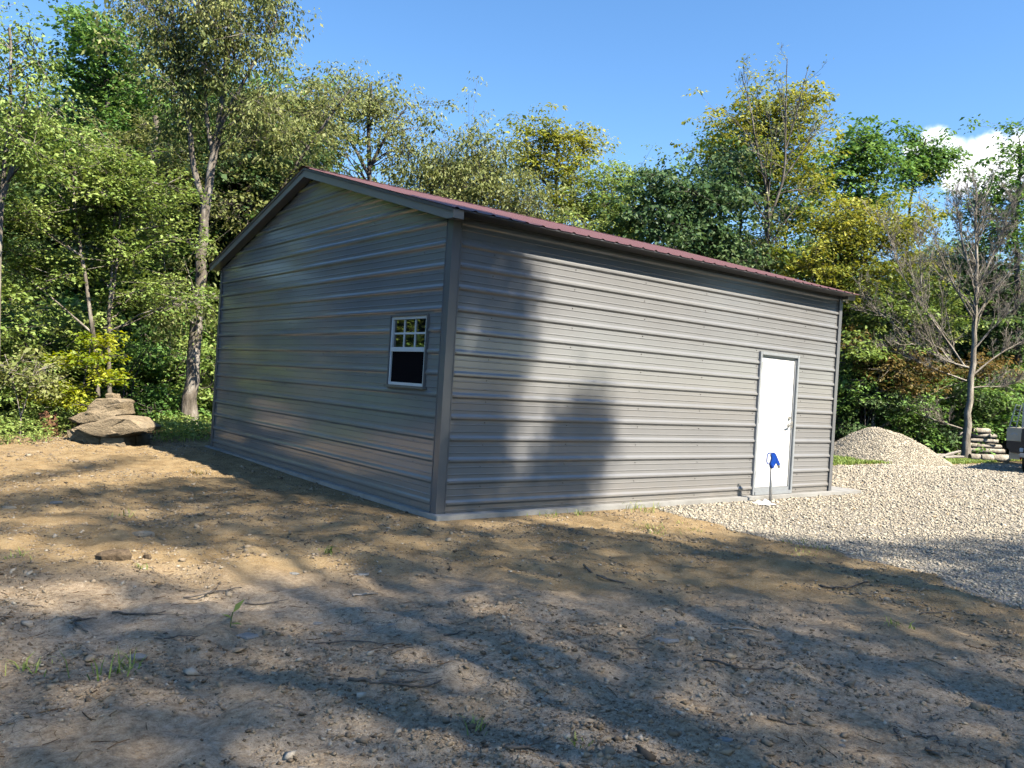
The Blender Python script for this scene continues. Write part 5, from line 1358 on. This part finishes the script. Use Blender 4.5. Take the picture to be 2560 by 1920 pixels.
def log_pile():
    r = np.random.default_rng(14); ex = np.array([_r[0], _r[1], 0])/np.linalg.norm(_r[:2]); ey = np.array([DIR[0], DIR[1], 0])
    f = lambda px, dp: foot(px, dp)
    GL = 'logs stacked by the bare tree'
    # right pile: logs seen from the side, six courses high
    k = 0; c0 = f(2125, 25.7)
    words = ['bottom', 'second', 'third', 'fourth', 'fifth', 'top']
    for row, (u0, u1) in enumerate([(-.62, .86), (-.50, .70), (-.58, .56), (-.46, .44), (-.60, .36), (-.42, .20)]):
        z = .095+row*.158
        for j, lab in enumerate(('bark-covered log at the front of the near stack, %s course', 'log behind the front one in the near stack, %s course')):
            o = c0+ey*(j*.23+r.normal(0, .02))+np.array([0, 0, z+r.normal(0, .006)]); tw_ = r.normal(0, .05)
            log(lab % words[row], o+ex*(u0+r.normal(0, .05))-ey*tw_, o+ex*(u1+r.normal(0, .05))+ey*tw_, r.uniform(.072, .092), 500+row*2+j, 'dead', GL)
    # left pile, butt ends facing the yard; shade put into the bark colour
    for row in range(4):
        for j in range(11-row):
            u = -2.1+j*.205+row*.10+r.normal(0, .015); z = .09+row*.165
            if row == 3 and j not in (2, 3, 6, 7): continue
            b = f(2075, 26.1)+ex*u+np.array([0, 0, z]); log('log darkened as if in shade, butt end out, in the row behind the gravel pile', b, b+ey*.8+ex*r.normal(0, .04), r.uniform(.075, .10), 540+row*20+j, 'dark', GL)
    for j, (px, dp, l) in enumerate([(2112, 24.6, .38), (2135, 24.55, .36), (2165, 24.6, .45)]):
        b = f(px, dp)+np.array([0, 0, .11]); log(['short pale log lying on grass, left of three', 'short pale log lying on grass, middle of three', 'short pale log lying on grass, right of three'][j], b-ex*l*.5, b+ex*l*.5, .105, 640+j, 'dead', GL)
    for j, (p0, p1) in enumerate([((2030, 985, 24.3), (2075, 972, 24.5)), ((2040, 990, 24.2), (2082, 985, 24.4)), ((2000, 985, 24.4), (2060, 990, 24.6))]):
        a = P(*p0); b = P(*p1); a[2] = float(ground_z(a[0], a[1]))+.05; b[2] = float(ground_z(b[0], b[1]))+(.26 if j == 0 else .12)
        root = thing('dead_branch', ['thick broken branch propped at the bare tree foot', 'short broken branch lying at the bare tree foot', 'long thin branch on the grass left of the bare tree'][j], 'branch', tuple(a), 'fallen branches under the bare tree')
        m = MB(); m.tube([a-a, (b-a)*.5+np.array([0, 0, .02]), b-a], [.055, .045, .03], 7); m.build('limb', M['stick_pale'], root)
    # far woodpile under the trees: split wood in three rows
    for row in range(7):
        for j in range(4):
            b = f(2178, 28.0)+ex*(-.9+j*.27+r.normal(0, .02))+np.array([0, 0, .1+row*.16]); log('split log in the dark woodpile at the far right', b, b+ey*.5, r.uniform(.085, .12), 700+row*10+j, 'dark', 'dark woodpile logs')
log_pile()

# ------------------------------------------------------------------ work truck at the right edge (only its near rear corner is in view)
def truck():
    # local frame: u to the right of the view, w away from the camera
    ex = np.array([_r[0], _r[1], 0])/np.linalg.norm(_r[:2]); ey = np.array([DIR[0], DIR[1], 0])
    dp = 20.6; o = foot(2188, dp)
    root = thing('work_truck', 'work truck with cream toolbox and ladder rack at the right edge', 'truck', tuple(o), rot=(0, 0, math.atan2(ex[1], ex[0])-.70))
    # u0 = left face of the toolbox, rear of the truck faces the camera
    m = MB(); m.box(-.135, .40, 0, 2.6, .78, 1.115); m.build('toolbox', M['cream'], root, bevel=.012)
    m = MB()
    for a in (.15, .85, 1.55): m.box(-.137-.004, -.137+.001, a, a+.6, .81, 1.085)
    m.build('toolbox_door', M['cream'], root, bevel=.002)
    # dome-shaped grey emblem on the toolbox end
    m = MB(); arc = [(.035+.085*math.cos(t), .935+.085*math.sin(t)*.75) for t in np.linspace(0, math.pi, 12)]
    inn = [(.045+.035*math.cos(t), .935+.035*math.sin(t)*.75) for t in np.linspace(math.pi, 0, 8)]
    for (a, b) in zip(arc, arc[1:]):
        k = lambda p: (.045+(p[0]-.035)*.42, .935+(p[1]-.935)*.42)
        m.add([(a[0], -.0025, a[1]), (b[0], -.0025, b[1]), (k(b)[0], -.0025, k(b)[1]), (k(a)[0], -.0025, k(a)[1])], [(0, 1, 2, 3)])
    m.build('emblem', M['alu'], root)
    m = MB(); m.prism([(-.125, .005, .776), (.40, .005, .776), (.40, .005, .47), (-.02, .005, .49), (-.125, .005, .64)], [(-.125, 2.6, .776), (.40, 2.6, .776), (.40, 2.6, .47), (-.02, 2.6, .49), (-.125, 2.6, .64)]); m.build('lower_body', M['dark'], root)
    m = MB(); m.box(-.06, .21, .05, .065, .33, .62); m.build('mud_flap', M['cream'], root)
    m = MB(); m.box(.20, 1.95, -.06, 2.6, .62, 1.12); m.build('bed', M['dark'], root, bevel=.02)
    m = MB(); m.box(.20, 1.95, -.10, -.062, .80, 1.02); m.build('tailgate', M['dark'], root, bevel=.01)
    m = MB(); m.box(.19, 1.95, -.22, -.065, .40, .50); m.build('bumper', M['alu'], root, bevel=.02)
    m = MB(); m.box(.18, .26, -.10, -.062, .53, .63); m.build('reverse_light', M['vinyl'], root, bevel=.01)
    m = MB(); m.box(.195, .235, -.11, -.062, .33, .47); m.build('tail_light', M['red'], root, bevel=.01)
    for (u, w) in ((.34, .42), (1.75, .42), (.34, 3.6), (1.75, 3.6)):
        m = MB(); m.tube([(u-.12, w, .37), (u-.10, w, .37), (u+.10, w, .37), (u+.12, w, .37)], [.33, .37, .37, .33], 24); t = m.build('tyre', M['rubber'], root, True)
        m = MB(); m.tube([(u-.126, w, .37), (u+.126, w, .37)], .20, 18); m.build('rim', M['alu'], t)
    m = MB(); m.box(.18, 1.97, 2.7, 4.9, .55, 1.25); m.prism([(.25, 2.75, 1.252), (1.9, 2.75, 1.252), (1.9, 4.2, 1.252), (.25, 4.2, 1.252)], [(.40, 2.9, 1.85), (1.75, 2.9, 1.85), (1.75, 3.9, 1.85), (.40, 3.9, 1.85)]); m.build('cab', M['vinyl'], root, bevel=.03)
    # ladder rack posts
    for (u, w) in ((.20, .05), (1.9, .05), (.20, 2.4), (1.9, 2.4)):
        m = MB(); m.box(u-.02, u+.02, w-.02, w+.02, 1.122, 1.70); m.build('rack_post', M['alu'], root)
    for w in (.05, 2.4):
        m = MB(); m.box(.16, 1.94, w-.02, w+.02, 1.702, 1.74); m.build('rack_bar', M['alu'], root)
    return o, ex, ey
o_, ex_, ey_ = truck()
def ladder():
    rz = math.atan2(ex_[1], ex_[0])-.70
    root = thing('ladder', 'aluminium ladder standing on the truck toolbox', 'ladder', tuple(o_), rot=(0, 0, rz))
    for a in ((-.10, .10, 1.118, .02, .12, 1.715), (.05, .10, 1.118, .13, .12, 1.69)):
        m = MB(); m.tube([(a[0], a[1], a[2]), (a[3], a[4], a[5])], .014, 6); m.build('rail', M['alu'], root)
    for t in (.03, .27, .52, .77, .97):
        m = MB(); l = np.array([-.10, .10, 1.118])*(1-t)+np.array([.02, .12, 1.715])*t; q = np.array([.05, .10, 1.118])*(1-t)+np.array([.13, .12, 1.69])*t; m.tube([l, q], .009, 6); m.build('rung', M['alu'], root)
    h = thing('hose_coil', 'pale coiled hose hung on the truck ladder rack', 'hose', tuple(o_), rot=(0, 0, rz))
    for k in range(6):
        m = MB(); m.tube([(.40+.15*math.cos(t), -.02+.03*k, 1.62+.17*math.sin(t)) for t in np.linspace(0, 2*math.pi, 24)], .016, 6, cap=False); m.build('hose_loop', M['plastic'], h, True)
ladder()

print('LEAVES', sum(n for _, n in TREE_STATS), 'TRIS', sum(sum(len(p.vertices)-2 for p in me.polygons) if len(me.polygons) < 2000 else len(me.loops)-2*len(me.polygons) for me in bpy.data.meshes))
